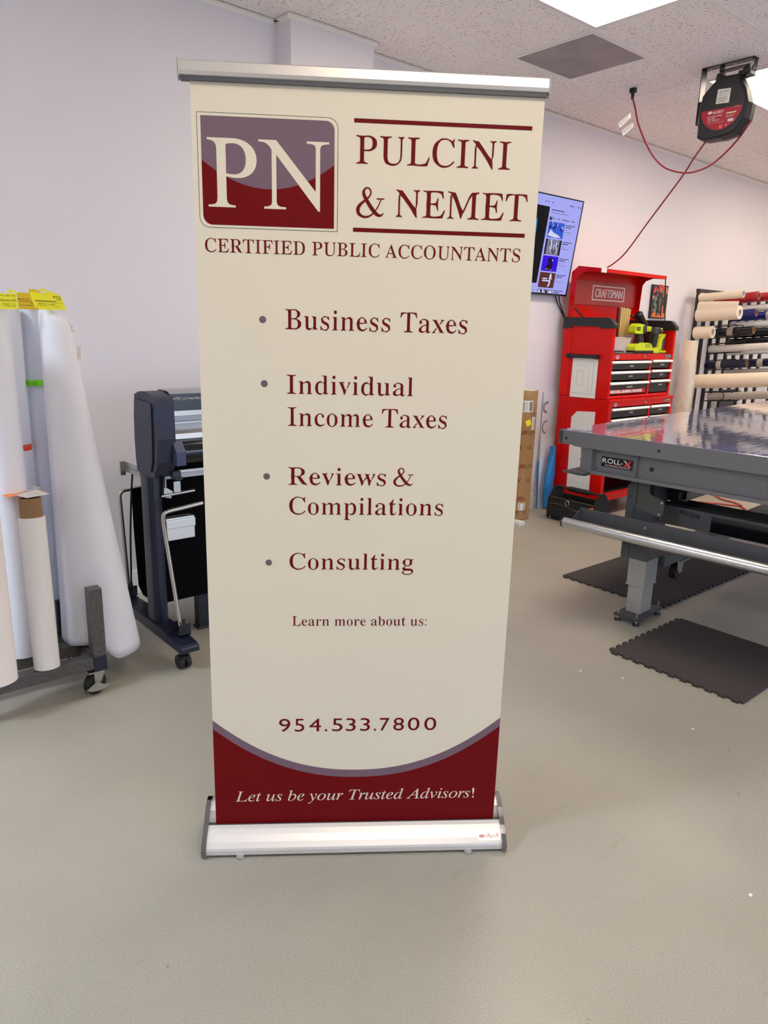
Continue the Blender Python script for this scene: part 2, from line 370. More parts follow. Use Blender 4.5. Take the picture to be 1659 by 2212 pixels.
def thing(name, label, cat, loc=(0, 0, 0), rz=0.0, group=None):
    o = bpy.data.objects.new(name, None); COL.objects.link(o); o.empty_display_size = 0.05
    o.location = loc; o.rotation_euler = (0, 0, rz); o['label'] = label; o['category'] = cat
    if group: o['group'] = group
    return o
def tag(o, label, cat, group=None, kind=None):
    o['label'] = label; o['category'] = cat
    if group: o['group'] = group
    if kind: o['kind'] = kind
    return o
def struct(o, label=None, cat=None):
    o['kind'] = 'structure'
    if label: o['label'] = label; o['category'] = cat
    return o
def bez(p0, p1, p2, p3, n=8):
    P = [Vector(p) for p in (p0, p1, p2, p3)]
    return [((1-t)**3*P[0]+3*t*(1-t)**2*P[1]+3*t*t*(1-t)*P[2]+t**3*P[3]) for t in [i/n for i in range(n+1)]]
def smooth_path(pts, n=6):
    """Catmull-Rom through the points"""
    P = [Vector(p) for p in pts]; out = []
    for i in range(len(P)-1):
        a, b, c, d = P[max(i-1, 0)], P[i], P[i+1], P[min(i+2, len(P)-1)]
        for k in range(n):
            t = k/n
            out.append(0.5*((2*b)+(c-a)*t+(2*a-5*b+4*c-d)*t*t+(3*b-a-3*c+d)*t**3))
    out.append(P[-1]); return out
def rrect(x0, x1, y0, y1, r, corners=(1, 1, 1, 1), n=6):
    """outline; corners in order BL BR TR TL"""
    out = []
    for (cx, cy, a0, on) in ((x0, y0, 180, corners[0]), (x1, y0, 270, corners[1]), (x1, y1, 0, corners[2]), (x0, y1, 90, corners[3])):
        if not on: out.append((cx, cy)); continue
        ox = cx+r if cx == x0 else cx-r; oy = cy+r if cy == y0 else cy-r
        out += [(ox+r*math.cos(R(a0+90*i/n)), oy+r*math.sin(R(a0+90*i/n))) for i in range(n+1)]
    return out

# ------------------------------------------------------------------ lettering (the built-in font, serif forms via its mathematical letters)
def _map(s, style):
    if style == 'sans': return s
    o = ''
    for c in s:
        if style == 'serif':
            o += chr(0x1D400+ord(c)-65) if 'A' <= c <= 'Z' else chr(0x1D41A+ord(c)-97) if 'a' <= c <= 'z' else c
        else:
            o += '\u210e' if c == 'h' else chr(0x1D434+ord(c)-65) if 'A' <= c <= 'Z' else chr(0x1D44E+ord(c)-97) if 'a' <= c <= 'z' else c
    return o
def _outlines(s, n=5):
    cu = bpy.data.curves.new('t', 'FONT'); cu.body = s; ob = bpy.data.objects.new('t', cu); COL.objects.link(ob)
    dg = bpy.context.evaluated_depsgraph_get()
    c = ob.evaluated_get(dg).to_curve(dg)
    L = []
    for sp in c.splines:
        B = sp.bezier_points; k = len(B); pts = []
        if k:
            for i in range(k):
                a, b = B[i], B[(i+1) % k]
                straight = (a.handle_right-a.co).length < 1e-5 and (b.handle_left-b.co).length < 1e-5
                q = bez(a.co, a.handle_right, b.handle_left, b.co, 1 if straight else n)
                pts += [(p.x, p.y) for p in q[:-1]]
        else: pts = [(p.co.x, p.co.y) for p in sp.points]
        L.append(np.array(pts))
    ob.evaluated_get(dg).to_curve_clear()
    bpy.data.objects.remove(ob); bpy.data.curves.remove(cu)
    return L
def _thin(L, amount, steep=0.25):
    """bold serif -> book weight: pull the thick upright strokes in, leave hairlines, serifs and crossbars"""
    if not L: return L
    S = np.concatenate([np.hstack([p, np.roll(p, -1, 0)]) for p in L])
    def cross(y):
        y0, y1 = S[:, 1], S[:, 3]; q = S[(y0 <= y) != (y1 <= y)]
        return np.sort(q[:, 0]+(y-q[:, 1])/(q[:, 3]-q[:, 1])*(q[:, 2]-q[:, 0]))
    out = []
    for p in L:
        n = len(p); a, b = p, np.roll(p, -1, 0); t = b-a; ln = np.hypot(t[:, 0], t[:, 1])+1e-9
        nx = np.abs(t[:, 1]/ln); mid = (a+b)/2; d = np.zeros(n)
        for i in range(n):
            if nx[i] < steep or ln[i] < 1e-6: continue
            xs = cross(mid[i, 1]+1.7e-6); x = mid[i, 0]
            k = int(np.argmin(np.abs(xs-x)))
            sg = 1 if k % 2 == 0 else -1
            if k+sg < 0 or k+sg >= len(xs): continue
            w = abs(xs[k+sg]-xs[k])
            f = min(1, max(0, (w-0.05)/0.05))*(1-0.6*min(1, max(0, (w-0.22)/0.16)))
            d[i] = sg*0.5*min(w, 0.17)*amount*f*nx[i]
        q = p.copy()
        for i in range(n):
            e = i if nx[i]*(ln[i] > .004) >= nx[i-1]*(ln[i-1] > .004) else i-1
            both = (d[i]+d[i-1])/2 if min(nx[i], nx[i-1]) > .25 and d[i]*d[i-1] > 0 else d[e]
            q[i, 0] += both
        out.append(q)
    return out
_TC = {}
def glyphs(s, style='sans', thin=0.0):
    key = (s, style, thin)
    if key in _TC: return _TC[key]
    L = _outlines(_map(s, style))
    if thin:
        L = _thin(L, thin); L = [p[:, ::-1] for p in _thin([p[:, ::-1] for p in L], thin*0.8, 0.62)]
    cu = bpy.data.curves.new('g', 'CURVE'); cu.dimensions = '2D'; cu.fill_mode = 'BOTH'
    for p in L:
        if len(p) < 3: continue
        sp = cu.splines.new('POLY'); sp.points.add(len(p)-1); sp.use_cyclic_u = True
        for i, (x, y) in enumerate(p): sp.points[i].co = (x, y, 0, 1)
    ob = bpy.data.objects.new('g', cu); COL.objects.link(ob)
    dg = bpy.context.evaluated_depsgraph_get(); me = ob.evaluated_get(dg).to_mesh()
    V = np.array([v.co[:2] for v in me.vertices]) if len(me.vertices) else np.zeros((1, 2)); Fs = [list(f.vertices) for f in me.polygons]
    ob.evaluated_get(dg).to_mesh_clear(); bpy.data.objects.remove(ob); bpy.data.curves.remove(cu)
    Fs2 = []
    for f in Fs:
        a, b, c = V[f[0]], V[f[1]], V[f[2]]
        Fs2.append(f if (b[0]-a[0])*(c[1]-a[1])-(c[0]-a[0])*(b[1]-a[1]) > 0 else f[::-1])
    _TC[key] = (V, Fs2); return _TC[key]
def text(mb, s, x0, x1, base, cap, o, ux, uy, style='sans', thin=0.0, mat=0, capchar=None):
    """write s between x0 and x1 with its baseline at base and capitals cap tall, in the plane o, ux, uy"""
    V, Fs = glyphs(s, style, thin); cv, _ = glyphs(capchar or ('E' if style != 'sans' else 'H'), style, thin)
    ch = cv[:, 1].max()-cv[:, 1].min()
    a0, a1 = V[:, 0].min(), V[:, 0].max(); sx = (x1-x0)/(a1-a0); sy = cap/ch
    o, ux, uy = Vector(o), Vector(ux), Vector(uy)
    mb.add([o+ux*(x0+(v[0]-a0)*sx)+uy*(base+v[1]*sy) for v in V], Fs, mat)
AMP = [(.93, .62), (.90, .52), (.82, .36), (.70, .18), (.54, .04), (.38, -.015), (.22, .0), (.08, .10), (.05, .24), (.10, .36), (.22, .48), (.38, .60), (.49, .71), (.54, .83), (.50, .94), (.41, .99), (.31, .95), (.26, .85), (.28, .74), (.38, .56), (.52, .36), (.68, .17), (.80, .07), (.92, .045), (1.0, .09), (1.03, .14)]
AMPW = [.045, .045, .045, .045, .06, .075, .09, .12, .13, .12, .09, .07, .06, .06, .06, .05, .07, .10, .12, .135, .14, .14, .12, .08, .045, .03]
def ampersand(mb, x0, x1, base, cap, o, ux, uy, mat=0):
    lift = Vector(ux).cross(Vector(uy))*3e-6
    P = smooth_path([(a, b, 0) for a, b in AMP], 4); W = smooth_path([(w, 0, 0) for w in AMPW], 4)
    o, ux, uy = Vector(o), Vector(ux), Vector(uy); sx = (x1-x0)/1.06; vs = []
    for i, p in enumerate(P):
        t = (P[min(i+1, len(P)-1)]-P[max(i-1, 0)]).normalized(); n = Vector((-t.y, t.x, 0)); w = W[i].x/2
        for q in (p+n*w, p-n*w): vs.append(o+ux*(x0+q.x*sx)+uy*(base+q.y*cap)+lift*i)
    mb.add(vs, [[2*i, 2*i+1, 2*i+3, 2*i+2] for i in range(len(P)-1)], mat)
    mb.rect(x0+.76*sx, x0+1.06*sx, base+.60*cap, base+.645*cap, o, ux, uy, mat)

# ================================================================== the room
m = MB(); m.box(XL, XR, YF, YB, -0.1, 0); struct(m.build('floor', FLOORM), 'grey-beige painted concrete floor with dark specks', 'floor')
m = MB(); m.box(XL-.3, XR+.3, YF-.3, YB+.3, ZC, ZC+.08); struct(m.build('ceiling', CEILM), 'white speckled mineral tile ceiling', 'ceiling')
m = MB(); m.box(XL-.3, XR+.3, YB, YB+.15, -0.1, ZC)
m.box(2.457, 3.035, 3.75, YB, 0, ZC)
struct(m.build('wall_back', WALLP), 'pale lilac-white painted back wall with a boxed column', 'wall')
m = MB(); m.box(XR, XR+.15, YF, YB, -0.1, ZC); struct(m.build('wall_right', WALLP), 'plain white end wall beyond the roll rack', 'wall')
m = MB(); m.box(XL-.15, XL, YF, YB, -.1, ZC); struct(m.build('wall_left', WALLP), 'plain white side wall left of the roll cart', 'wall')
m = MB()
y0, y1, z0, z1 = WIN
m.box(XL-.3, y0, YF-.15, YF, -.1, ZC); m.box(y1, XR+.3, YF-.15, YF, -.1, ZC); m.box(y0, y1, YF-.15, YF, -.1, z0); m.box(y0, y1, YF-.15, YF, z1, ZC)
struct(m.build('wall_front', WALLP), 'white wall behind the camera with an opening for the added shop window', 'wall')
m = MB()
for a, b, c, d in ((y0, y1, z0, z0+.05), (y0, y1, z1-.05, z1), (y0, y0+.05, z0+.05, z1-.05), (y1-.05, y1, z0+.05, z1-.05), ((y0+y1)/2-.03, (y0+y1)/2+.03, z0+.05, z1-.05)):
    m.box(a, b, YF-.1, YF-.04, c, d, .004)
win = struct(m.build('window_1', TRIMW), 'unseen shop window added behind the camera to let daylight in', 'window')
gm = bpy.data.materials.new('window_glass'); gm.use_nodes = True; nt = gm.node_tree; nt.nodes.clear()
go = nt.nodes.new('ShaderNodeOutputMaterial'); gt = nt.nodes.new('ShaderNodeBsdfTransparent'); gg = nt.nodes.new('ShaderNodeBsdfGlossy'); gx = nt.nodes.new('ShaderNodeMixShader')
gx.inputs[0].default_value = 0.06; gg.inputs['Roughness'].default_value = 0.02; gt.inputs[0].default_value = (.95, .97, .97, 1)
nt.links.new(gt.outputs[0], gx.inputs[1]); nt.links.new(gg.outputs[0], gx.inputs[2]); nt.links.new(gx.outputs[0], go.inputs[0])
m = MB(); m.box(y0+.03, y1-.03, YF-.074, YF-.068, z0+.03, z1-.03); m.build('pane', gm, win)
def baseboard(x0, x1, yf):
    m = MB(); m.prism([(0, 0), (.014, 0), (.014, .105), (.011, .112), (.011, .122), (.005, .136), (0, .136)], (x1, yf, 0), (0, -1, 0), (0, 0, 1), x1-x0); return m
m = baseboard(XL, 2.457, YB); m2 = baseboard(3.035, XR, YB); m.add(m2.v, m2.f); m2 = baseboard(2.445, 3.047, 3.75); m.add(m2.v, m2.f)
struct(m.build('baseboard_back', TRIMW), 'white moulded baseboard along the back wall', 'baseboard')
# suspended grid and wall angle
m = MB(); zt = ZC-.004; hw = .012
for k in range(-6, 7):
    x = GX+k*TL
    if XL < x < XR: m.box(x-hw, x+hw, YF, YB, zt, ZC)
y = GL
while y > YF:
    m.box(XL, XR, y-hw, y+hw, zt-.0006, ZC); y -= TL/2
m.box(GX+TL/2-hw, GX+TL/2+hw, GL-TL/2, GL, zt, ZC)
struct(m.build('trim_1', TEEW), 'white suspended ceiling grid bars', 'ceiling grid')
m = MB()
for a, b, yy in ((XL, 2.457, YB), (3.035, XR, YB), (2.435, 3.057, 3.75)):
    m.box(a, b, yy-.022, yy, ZC-.006, ZC-.0045); m.box(a, b, yy-.0016, yy, ZC-.024, ZC-.0045)
m.box(2.435, 2.457, 3.75, YB, ZC-.006, ZC-.0045); m.box(2.4554, 2.457, 3.75, YB, ZC-.024, ZC-.0045)
struct(m.build('trim_2', TEEW), 'white wall angle where the ceiling meets the back wall', 'trim')

# ceiling lights: the seen panels, and unseen ones added to light the room
def ceiling_light(cx, cy, label, cool=False):
    t = thing('ceiling_light', label, 'ceiling light', (cx, cy, ZC), 0, 'recessed ceiling lights')
    w, d = TL/2-.014, TL/4-.014
    m = MB()
    for a, b, c, e in ((-w, w, -d, -d+.02), (-w, w, d-.02, d), (-w, -w+.02, -d+.02, d-.02), (w-.02, w, -d+.02, d-.02)): m.box(a, b, c, e, -.008, .0)
    m.build('frame', TRIMW, t)
    m = MB(); m.box(-w+.018, w-.018, -d+.018, d-.018, -.0035, -.001); m.build('diffuser', DIFFC if cool else DIFFM, t)
for i, cx in enumerate((-1.703, .735, 3.1734, 5.6118, 8.0502, 10.2)):
    for j, cy in enumerate((GL-1.5*TL/2, GL-1.5*TL/2-2*TL, GL-1.5*TL/2-4*TL)):
        if i == 5: cx = GX+5*TL+TL/2
        if cx > XR-.5 or (i, j) not in LIT: continue
        lab = {(2, 0): 'lit ceiling light panel at the top edge of the picture, touching the grey vent corner',
               (3, 0): 'lit ceiling light panel partly hidden behind the black cord reel'}.get((i, j),
               'unseen ceiling light panel added outside the picture frame to light the room')
        ceiling_light(cx, cy, lab, (i, j) == (0, 0))
# return air vent
t = thing('ceiling_vent', 'square grey perforated return air vent in the ceiling beside the lit panel', 'vent', (GX+TL/4, GL-TL/4, ZC))
m = MB(); w = TL/4-.014
for a, b, c, e in ((-w, w, -w, -w+.018), (-w, w, w-.018, w), (-w, -w+.018, -w+.018, w-.018), (w-.018, w, -w+.018, w-.018)): m.box(a, b, c, e, -.007, 0)
m.build('frame', TEEW, t)
m = MB(); m.box(-w+.016, w-.016, -w+.016, w-.016, -.004, -.001); m.build('grille', GRILM, t)
# outlet plate in the ceiling
m = MB(); m.box(4.755, 4.825, 3.08, 3.19, ZC-.008, ZC-.0005, .002); m.box(4.775, 4.805, 3.105, 3.14, ZC-.012, ZC-.007, .002)
tag(m.build('ceiling_outlet', WHITEP, loc=(4.79, 3.13, ZC)), 'white outlet plate in the ceiling above the black plug', 'outlet')

# ================================================================== the roll-up banner
BX, BY, BRZ = 1.1873, 1.4836, -0.636671
t = thing('banner_stand', 'tall cream roll-up banner for accountants on a silver base, centre of the room', 'banner stand', (BX, BY, 0), BRZ)
ux, uz = (1, 0, 0), (0, 0, 1)
m = MB()
m.box(-.4125, .4205, -.0003, .0003, .058, 2.056)
def lay(k): return (0, -.0005-.00035*k, 0)
# logo
o = lay(0)
m.flat(rrect(-.4005, -.0700, 1.7315, 1.9845, .024, (1, 0, 1, 0)), o, ux, uz, 4)
m.flat(rrect(-.3992, -.0713, 1.7328, 1.9832, .023, (1, 0, 1, 0)), lay(1), ux, uz, 0)
m.flat(rrect(-.3913, -.0787, 1.7385, 1.9770, .021, (1, 0, 1, 0)), lay(2), ux, uz, 3)
arc = [(-.3913+.3126*i/24, 1.822+.0595*(abs(-.3913+.3126*i/24+.235)/.1563)**2) for i in range(25)]
cn = [p for p in rrect(-.3913, -.0787, 1.7385, 1.9770, .021, (1, 0, 1, 0)) if p[1] < 1.80]
m.flat(cn+arc[::-1], lay(3), ux, uz, 2)
L4 = lay(4)
PQ = lambda p: (-.378+.117*p[0], 1.7785+.152*p[1])
m.flat([PQ(p) for p in [(0, 1), (0, .97), (.07, .963), (.135, .945), (.172, .905), (.184, .85), (.184, .13), (.172, .08), (.135, .045), (.07, .035), (0, .03), (0, 0), (.548, 0), (.548, .03), (.48, .035), (.42, .045), (.382, .08), (.37, .13), (.37, 1)]], L4, ux, uz, 0)
cv = lambda *c: [(q.x, q.y) for q in bez(*[(a, b, 0) for a, b in c], 12)][1:]
bowl = [(.37, 1), (.50, 1)]+cv((.50, 1), (.80, 1), (.986, .87), (.986, .70))+cv((.986, .70), (.986, .53), (.82, .432), (.60, .432))+cv((.60, .432), (.50, .432), (.43, .44), (.37, .455))+[(.37, .497)]+cv((.37, .497), (.42, .487), (.47, .483), (.53, .483))+cv((.53, .483), (.69, .483), (.768, .58), (.768, .70))+cv((.768, .70), (.768, .84), (.68, .928), (.51, .928))+cv((.51, .928), (.45, .928), (.40, .922), (.37, .912))
m.flat([PQ(p) for p in bowl], L4, ux, uz, 0)
NP = [(0, 1), (.25, 1), (.808, .274), (.808, .90), (.795, .945), (.755, .962), (.68, .97), (.68, 1), (1, 1), (1, .97), (.93, .962), (.887, .945), (.871, .90), (.871, -.015), (.846, -.015), (.25, .79), (.25, .10), (.263, .058), (.302, .037), (.384, .03), (.384, 0), (.07, 0), (.07, .03), (.132, .037), (.171, .058), (.184, .10), (.184, .86), (.155, .91), (.105, .952), (.055, .966), (0, .97)]
m.flat([(-.258+.167*a, 1.7785+.152*b) for a, b in NP], L4, ux, uz, 0)
L1 = lay(1)
m.rect(-.033, .3945, 1.9762, 1.9855, L1, ux, uz, 1); m.rect(-.032, .394, 1.7335, 1.743, L1, ux, uz, 1)
T = .34
text(m, 'PULCINI', -.027, .346, 1.887, .0625, L1, ux, uz, 'serif', T, 1)
ampersand(m, -.024, .043, 1.7695, .0655, L1, ux, uz, 1)
text(m, 'NEMET', .070, .395, 1.771, .0625, L1, ux, uz, 'serif', T, 1)
text(m, 'CERTIFIED PUBLIC ACCOUNTANTS', -.390, .386, 1.6757, .0315, L1, ux, uz, 'serif', T, 1)
for z in (1.520, 1.362, 1.121, .883):
    x = -.254+.007*(1.52-z)/.637
    m.flat([(x+.0088*math.cos(R(15*i)), z+.0088*math.sin(R(15*i))) for i in range(24)], L1, ux, uz, 5)
for s, a, b, z, c in (('Business Taxes', -.198, .262, 1.498, .049), ('Individual', -.195, .130, 1.3375, .0485), ('Income Taxes', -.193, .221, 1.2552, .0485),
                      ('Reviews', -.193, .065, 1.099, .0475), ('Compilations', -.191, .222, 1.0185, .0475), ('Consulting', -.191, .147, .8635, .0465),
                      ('Learn more about us:', -.185, .190, .6985, .0285)):
    text(m, s, a, b, z, c, L1, ux, uz, 'serif', T, 1)
ampersand(m, .086, .138, 1.1, .048, L1, ux, uz, 1)
for ch, a, b in (('9', 433, 490), ('5', 512, 560), ('4', 585, 645), ('.', 665, 677), ('5', 702, 755), ('3', 772, 822), ('3', 845, 895), ('.', 915, 927), ('7', 945, 995), ('8', 1015, 1070), ('0', 1090, 1150), ('0', 1175, 1237)):
    text(m, ch, -.224+(a-433)*.456/804, -.224+(b-433)*.456/804, .370, .0412, L1, ux, uz, 'sans', 0, 1, '5')
def swoosh(zc, rise, p): return [(-.4125+.833*i/48, zc+rise*(abs(-.4125+.833*i/48-.004)/.4165)**p) for i in range(49)]
m.flat([(-.4125, .0585), (.4205, .0585)]+swoosh(.242, .1665, 2.2)[::-1], lay(0), ux, uz, 3)
m.flat([(-.4125, .0585), (.4205, .0585)]+swoosh(.218, .163, 2.2)[::-1], lay(1), ux, uz, 2)
text(m, 'Let us be your Trusted Advisors!', -.354, .357, .1415, .0335, lay(2), ux, uz, 'italic', 0, 0, 'T')
m.build('graphic_panel', [CREAM, MAROON, BRED, MAUVE, INK, BDOT], t)
# top rail
m = MB(); prof = [(-.012, .006), (-.0135, .014), (-.012, .034), (-.006, .038), (.006, .038), (.012, .034), (.012, .006), (.004, .003), (-.006, .003)]
m.prism(prof, (-.435, 0, 2.052), (0, 1, 0), (0, 0, 1), .860); m.build('top_rail', ALU, t)
m = MB(); m.box(-.433, .423, -.009, .007, 2.0475, 2.056); m.build('clamp_strip', GREYD, t)
for x in (-.4385, .4250):
    m = MB(); m.box(x, x+.0045, -.0145, .0135, 2.052, 2.0915, .0012); m.box(x+.001, x+.0035, -.012, -.004, 2.045, 2.053); m.build('end_cap', STEEL, t)
# base
m = MB()
cov = [(-.066, .010), (-.067, .024), (-.064, .030), (-.052, .042), (-.036, .0555), (-.022, .0645), (-.011, .070), (-.008, .066), (-.030, .050), (-.060, .022), (-.060, .010)]
m.prism(cov, (-.432, 0, 0), (0, 1, 0), (0, 0, 1), .868)
m.build('front_cover', ALUW, t)
m = MB()
bk = [(.006, .064), (.010, .078), (.022, .096), (.034, .106), (.048, .110), (.070, .106), (.096, .088), (.114, .056), (.120, .012), (-.058, .012), (-.058, .02), (.002, .058)]
m.prism(bk, (-.432, 0, 0), (0, 1, 0), (0, 0, 1), .868); m.build('housing', ALUW, t)
m = MB(); m.box(-.432, .436, -.010, .007, .058, .066); m.build('slot', GREYD, t)
cap = [(-.072, .006), (-.073, .027), (-.066, .036), (-.050, .051), (-.030, .066), (-.010, .079), (.012, .097), (.030, .110), (.048, .1145), (.072, .110), (.100, .091), (.118, .058), (.125, .006)]
for x in (-.446, .436):
    m = MB(); m.prism(cap, (x, 0, 0), (0, 1, 0), (0, 0, 1), .014); m.build('side_cap', CHROME, t)
for x in (-.335, .335):
    m = MB(); m.lathe([(0, .0), (.010, .0), (.011, .006), (.009, .012), (0, .012)], (x, -.066, 0)); m.build('foot', CLEARB, t)
m = MB(); m.cyl((0, .034, .10), (0, .034, 2.06), .011); m.build('pole', ALU, t)
d = Vector((0, .0395, .0333)).normalized(); o = Vector((0, -.0625, .0335))
m = MB(); m.rect(.366, .4315, .003, .0275, (o-Vector((0, .0006, -.0004))), ux, d, 0)
o2 = o-Vector((0, .0010, -.0007))
m.rect(.370, .384, .013, .0195, o2, ux, d, 1); m.rect(.372, .382, .015, .0175, o2-Vector((0, .0003, 0)), ux, d, 0)
text(m, 'X', .372, .382, .0125, .0075, o2-Vector((0, .0004, 0)), ux, d, 'sans', 0, 1)
for s, a, b, c, k in (('e', .386, .393, .0066*1.4, 2), ('X', .393, .402, .0115, 1), ('p', .4025, .4105, .0066*1.4, 2), ('o', .411, .4185, .0066*1.4, 2), ('X', .419, .429, .0115, 1)):
    text(m, s, a, b, .0125, c, o2, ux, d, 'sans', 0, k)
m.build('maker_label', [ALUW, mat('label_red', (186, 40, 44), .5), GREYT], t)

# ================================================================== roll cart with standing rolls, left
def caster(mb_fork, mb_wheel, c, r, w, axis, top):
    """swivel caster: c = ground contact point, axis = axle direction, top = height of its plate"""
    c = Vector(c); ax = Vector(axis).normalized(); h = c+Vector((0, 0, r))
    mb_wheel.cyl(h-ax*w/2, h+ax*w/2, r, seg=28); mb_wheel.cyl(h-ax*w*.55, h+ax*w*.55, r*.45, seg=20)
    fwd = ax.cross(Vector((0, 0, 1)))
    for s in (-1, 1):
        a = h+ax*s*(w/2+.004)
        mb_fork.prism([(-.013, -.012), (.013, -.012), (r*.75+.012, top-r-c.z), (r*.2-.02, top-r-c.z)], a, fwd, (0, 0, 1), .003*(1 if s > 0 else -1))
    mb_fork.box(h.x-.03, h.x+.03, h.y-.03, h.y+.03, top-.006, top)
t = thing('roll_cart', 'grey hammered steel cart on casters carrying tall white rolls, left edge', 'cart', (.60, 2.98, 0))
for a, b in ((2.833, 2.885), (3.003, 3.055), (3.17, 3.222)):
    m = MB(); m.box(.02, .887, a, b, .120, .172, .003); m.build('rail', HAMM, t, True)
m = MB(); m.box(.887, .939, 2.886, 3.222, .120, .171, .003); m.build('end_rail', HAMM, t, True)
m = MB(); m.box(.887, .939, 2.831, 2.885, .172, .462, .003); po_ = m.build('post', HAMM, t, True)
m = MB(); m.box(.887, .940, 2.830, 2.886, .106, .172, .004); m.build('corner_joint', NAVYP, t, True)
m = MB(); m.box(.845, .868, 3.138, 3.162, .172, .33, .003); m.build('post', BLKP, t, True)
fk, wh = MB(), MB(); caster(fk, wh, (.893, 2.862, 0), .046, .026, (-.35, 1, 0), .107)
fk.prism([(-.045, -.008), (-.02, .008), (.0, .022), (.025, .004), (.052, .0), (.045, -.012), (.01, -.020), (-.02, -.018)], (.893, 2.838, .04), (1, 0, 0), (0, 0, 1), .004)
fk.cyl((.893, 2.846, .046), (.893, 2.832, .046), .010, seg=16)
c = fk.build('caster', STEEL, t, True); wh.build('wheel', RUBB, c, True)
fk, wh = MB(), MB(); caster(fk, wh, (.913, 3.19, 0), .046, .026, (1, .2, 0), .107); c = fk.build('caster', STEEL, t, True); wh.build('wheel', RUBB, c, True)

def standing_roll(name, label, cat, p0, p1, r, m_, inner=.036, core=None, seg=48, group='rolls standing on the cart'):
    tt = thing(name, label, cat, p0, 0, group)
    m = MB(); m.cyl(p0, p1, r, seg=seg, inner=inner); m.build('sheet', m_, tt, True)
    m = MB(); e = Vector(p1)-Vector(p0); ext = core or 0
    m.cyl(Vector(p0)+e.normalized()*.002, Vector(p1)+e.normalized()*(ext-.003), inner+.0 if not core else inner-.001, seg=40, inner=inner-.005); m.build('core', CORE, tt, True)
    return tt
standing_roll('vinyl_roll', 'warm white roll cut off by the picture\'s left edge, on the front cart rail', 'roll', (.528, 2.846, .177), (.534, 2.90, 1.54), .0755, WPAPW)
standing_roll('vinyl_roll', 'short white roll with brown core sticking out under white cards', 'roll', (.713, 2.852, .177), (.722, 2.905, .775), .0475, mat('offwhite_vinyl', (232, 229, 226), .5, noise=(3, .015)), .041, .076)
standing_roll('vinyl_roll', 'thick white roll behind the brown-cored short roll, left of the orange-taped one', 'roll', (.681, 3.05, .174), (.685, 3.07, 1.545), .069, WPAPER)
a = standing_roll('vinyl_roll', 'narrow bluish white roll with an orange tape band, between two white rolls', 'roll', (.770, 3.205, .175), (.774, 3.215, 1.54), .050, WPAPB)
m = MB(); m.cyl((.7725, 3.2112, .985), (.7725, 3.2112, 1.01), .0508, seg=48, caps=False); m.build('tape_band', ORTP, a, True)
a = standing_roll('vinyl_roll', 'narrow white roll with a lime green clip band, beside the flared paper', 'roll', (.874, 3.232, .174), (.880, 3.235, 1.54), .046, WPAPB)
m = MB()
m.cyl((.877, 3.2335, 1.242), (.877, 3.2335, 1.264), .0515, seg=40, inner=.0462)
for z in (1.2445, 1.2615): m.cyl((.877, 3.2335, z-.0015), (.877, 3.2335, z+.0015), .0535, seg=40, inner=.047)
m.box(.860, .895, 3.176, 3.186, 1.243, 1.263, .002)
for k in range(5): m.box(.838+.006*k, .8405+.006*k, 3.177, 3.19, 1.244, 1.262, .0006)
m.build('clip_band', LIME, a, True)
# loosely wound roll, flaring towards the floor
t = thing('paper_roll', 'big loosely wound white roll flaring out to the floor, right end of the cart', 'roll', (1.0, 3.06, .1), 0, 'rolls standing on the cart')
m = MB(); NS = 64; vs = []; NH = 40
for k in range(NH+1):
    f = k/NH; z = .105+f*1.435
    cx = 1.0+(.9-1.0)*f; cy = 3.062-.02*f; r = .160+(.052-.160)*(f**.93)
    if f > .96: r -= .010*((f-.96)/.04)**2
    for i in range(NS):
        an = 2*math.pi*i/NS
        xx = cx+r*math.cos(an); q_ = min(1, max(0, (1.02-xx)/.09)); lift = (.074*q_*q_*(3-2*q_)+.006*math.sin(5*an)*q_)*(1-f)**6
        drop = .022*math.cos(an+R(20))*f**20
        vs.append((cx+r*math.cos(an), cy+r*math.sin(an), z+lift-drop))
m.add(vs, [[k*NS+i, k*NS+(i+1) % NS, (k+1)*NS+(i+1) % NS, (k+1)*NS+i] for k in range(NH) for i in range(NS)], 0, True)
o = m.build('sheet', WPAPER, t, True); md = o.modifiers.new('thickness', 'SOLIDIFY'); md.thickness = .004; md.offset = -1
m = MB(); m.cyl((.9, 3.04, 1.40), (.9, 3.04, 1.515), .040, seg=32, inner=.036); m.build('core', CORE, t, True)
m = MB()
star = [(0, .012), (.004, .032), (.010, .016), (.022, .012), (.013, .004), (.030, -.008), (.012, -.008), (.006, -.022), (.0, -.010), (-.006, .0)]
m.prism(star, (.950, 3.03, 1.468), (1, 0, 0), (0, 0, 1), -.004); TT = mat('clear_tape', (236, 226, 206), .3, alpha=.75, noise=(40, .05)); m.build('torn_tape', TT, t, True)
m = MB(); m.prism([(0, 0), (.014, -.004), (.016, .05), (.006, .05)], (.975, 3.03, 1.355), (1, 0, 0), (0, 0, 1), -.003)
m.build('torn_tape', TT, t, True)
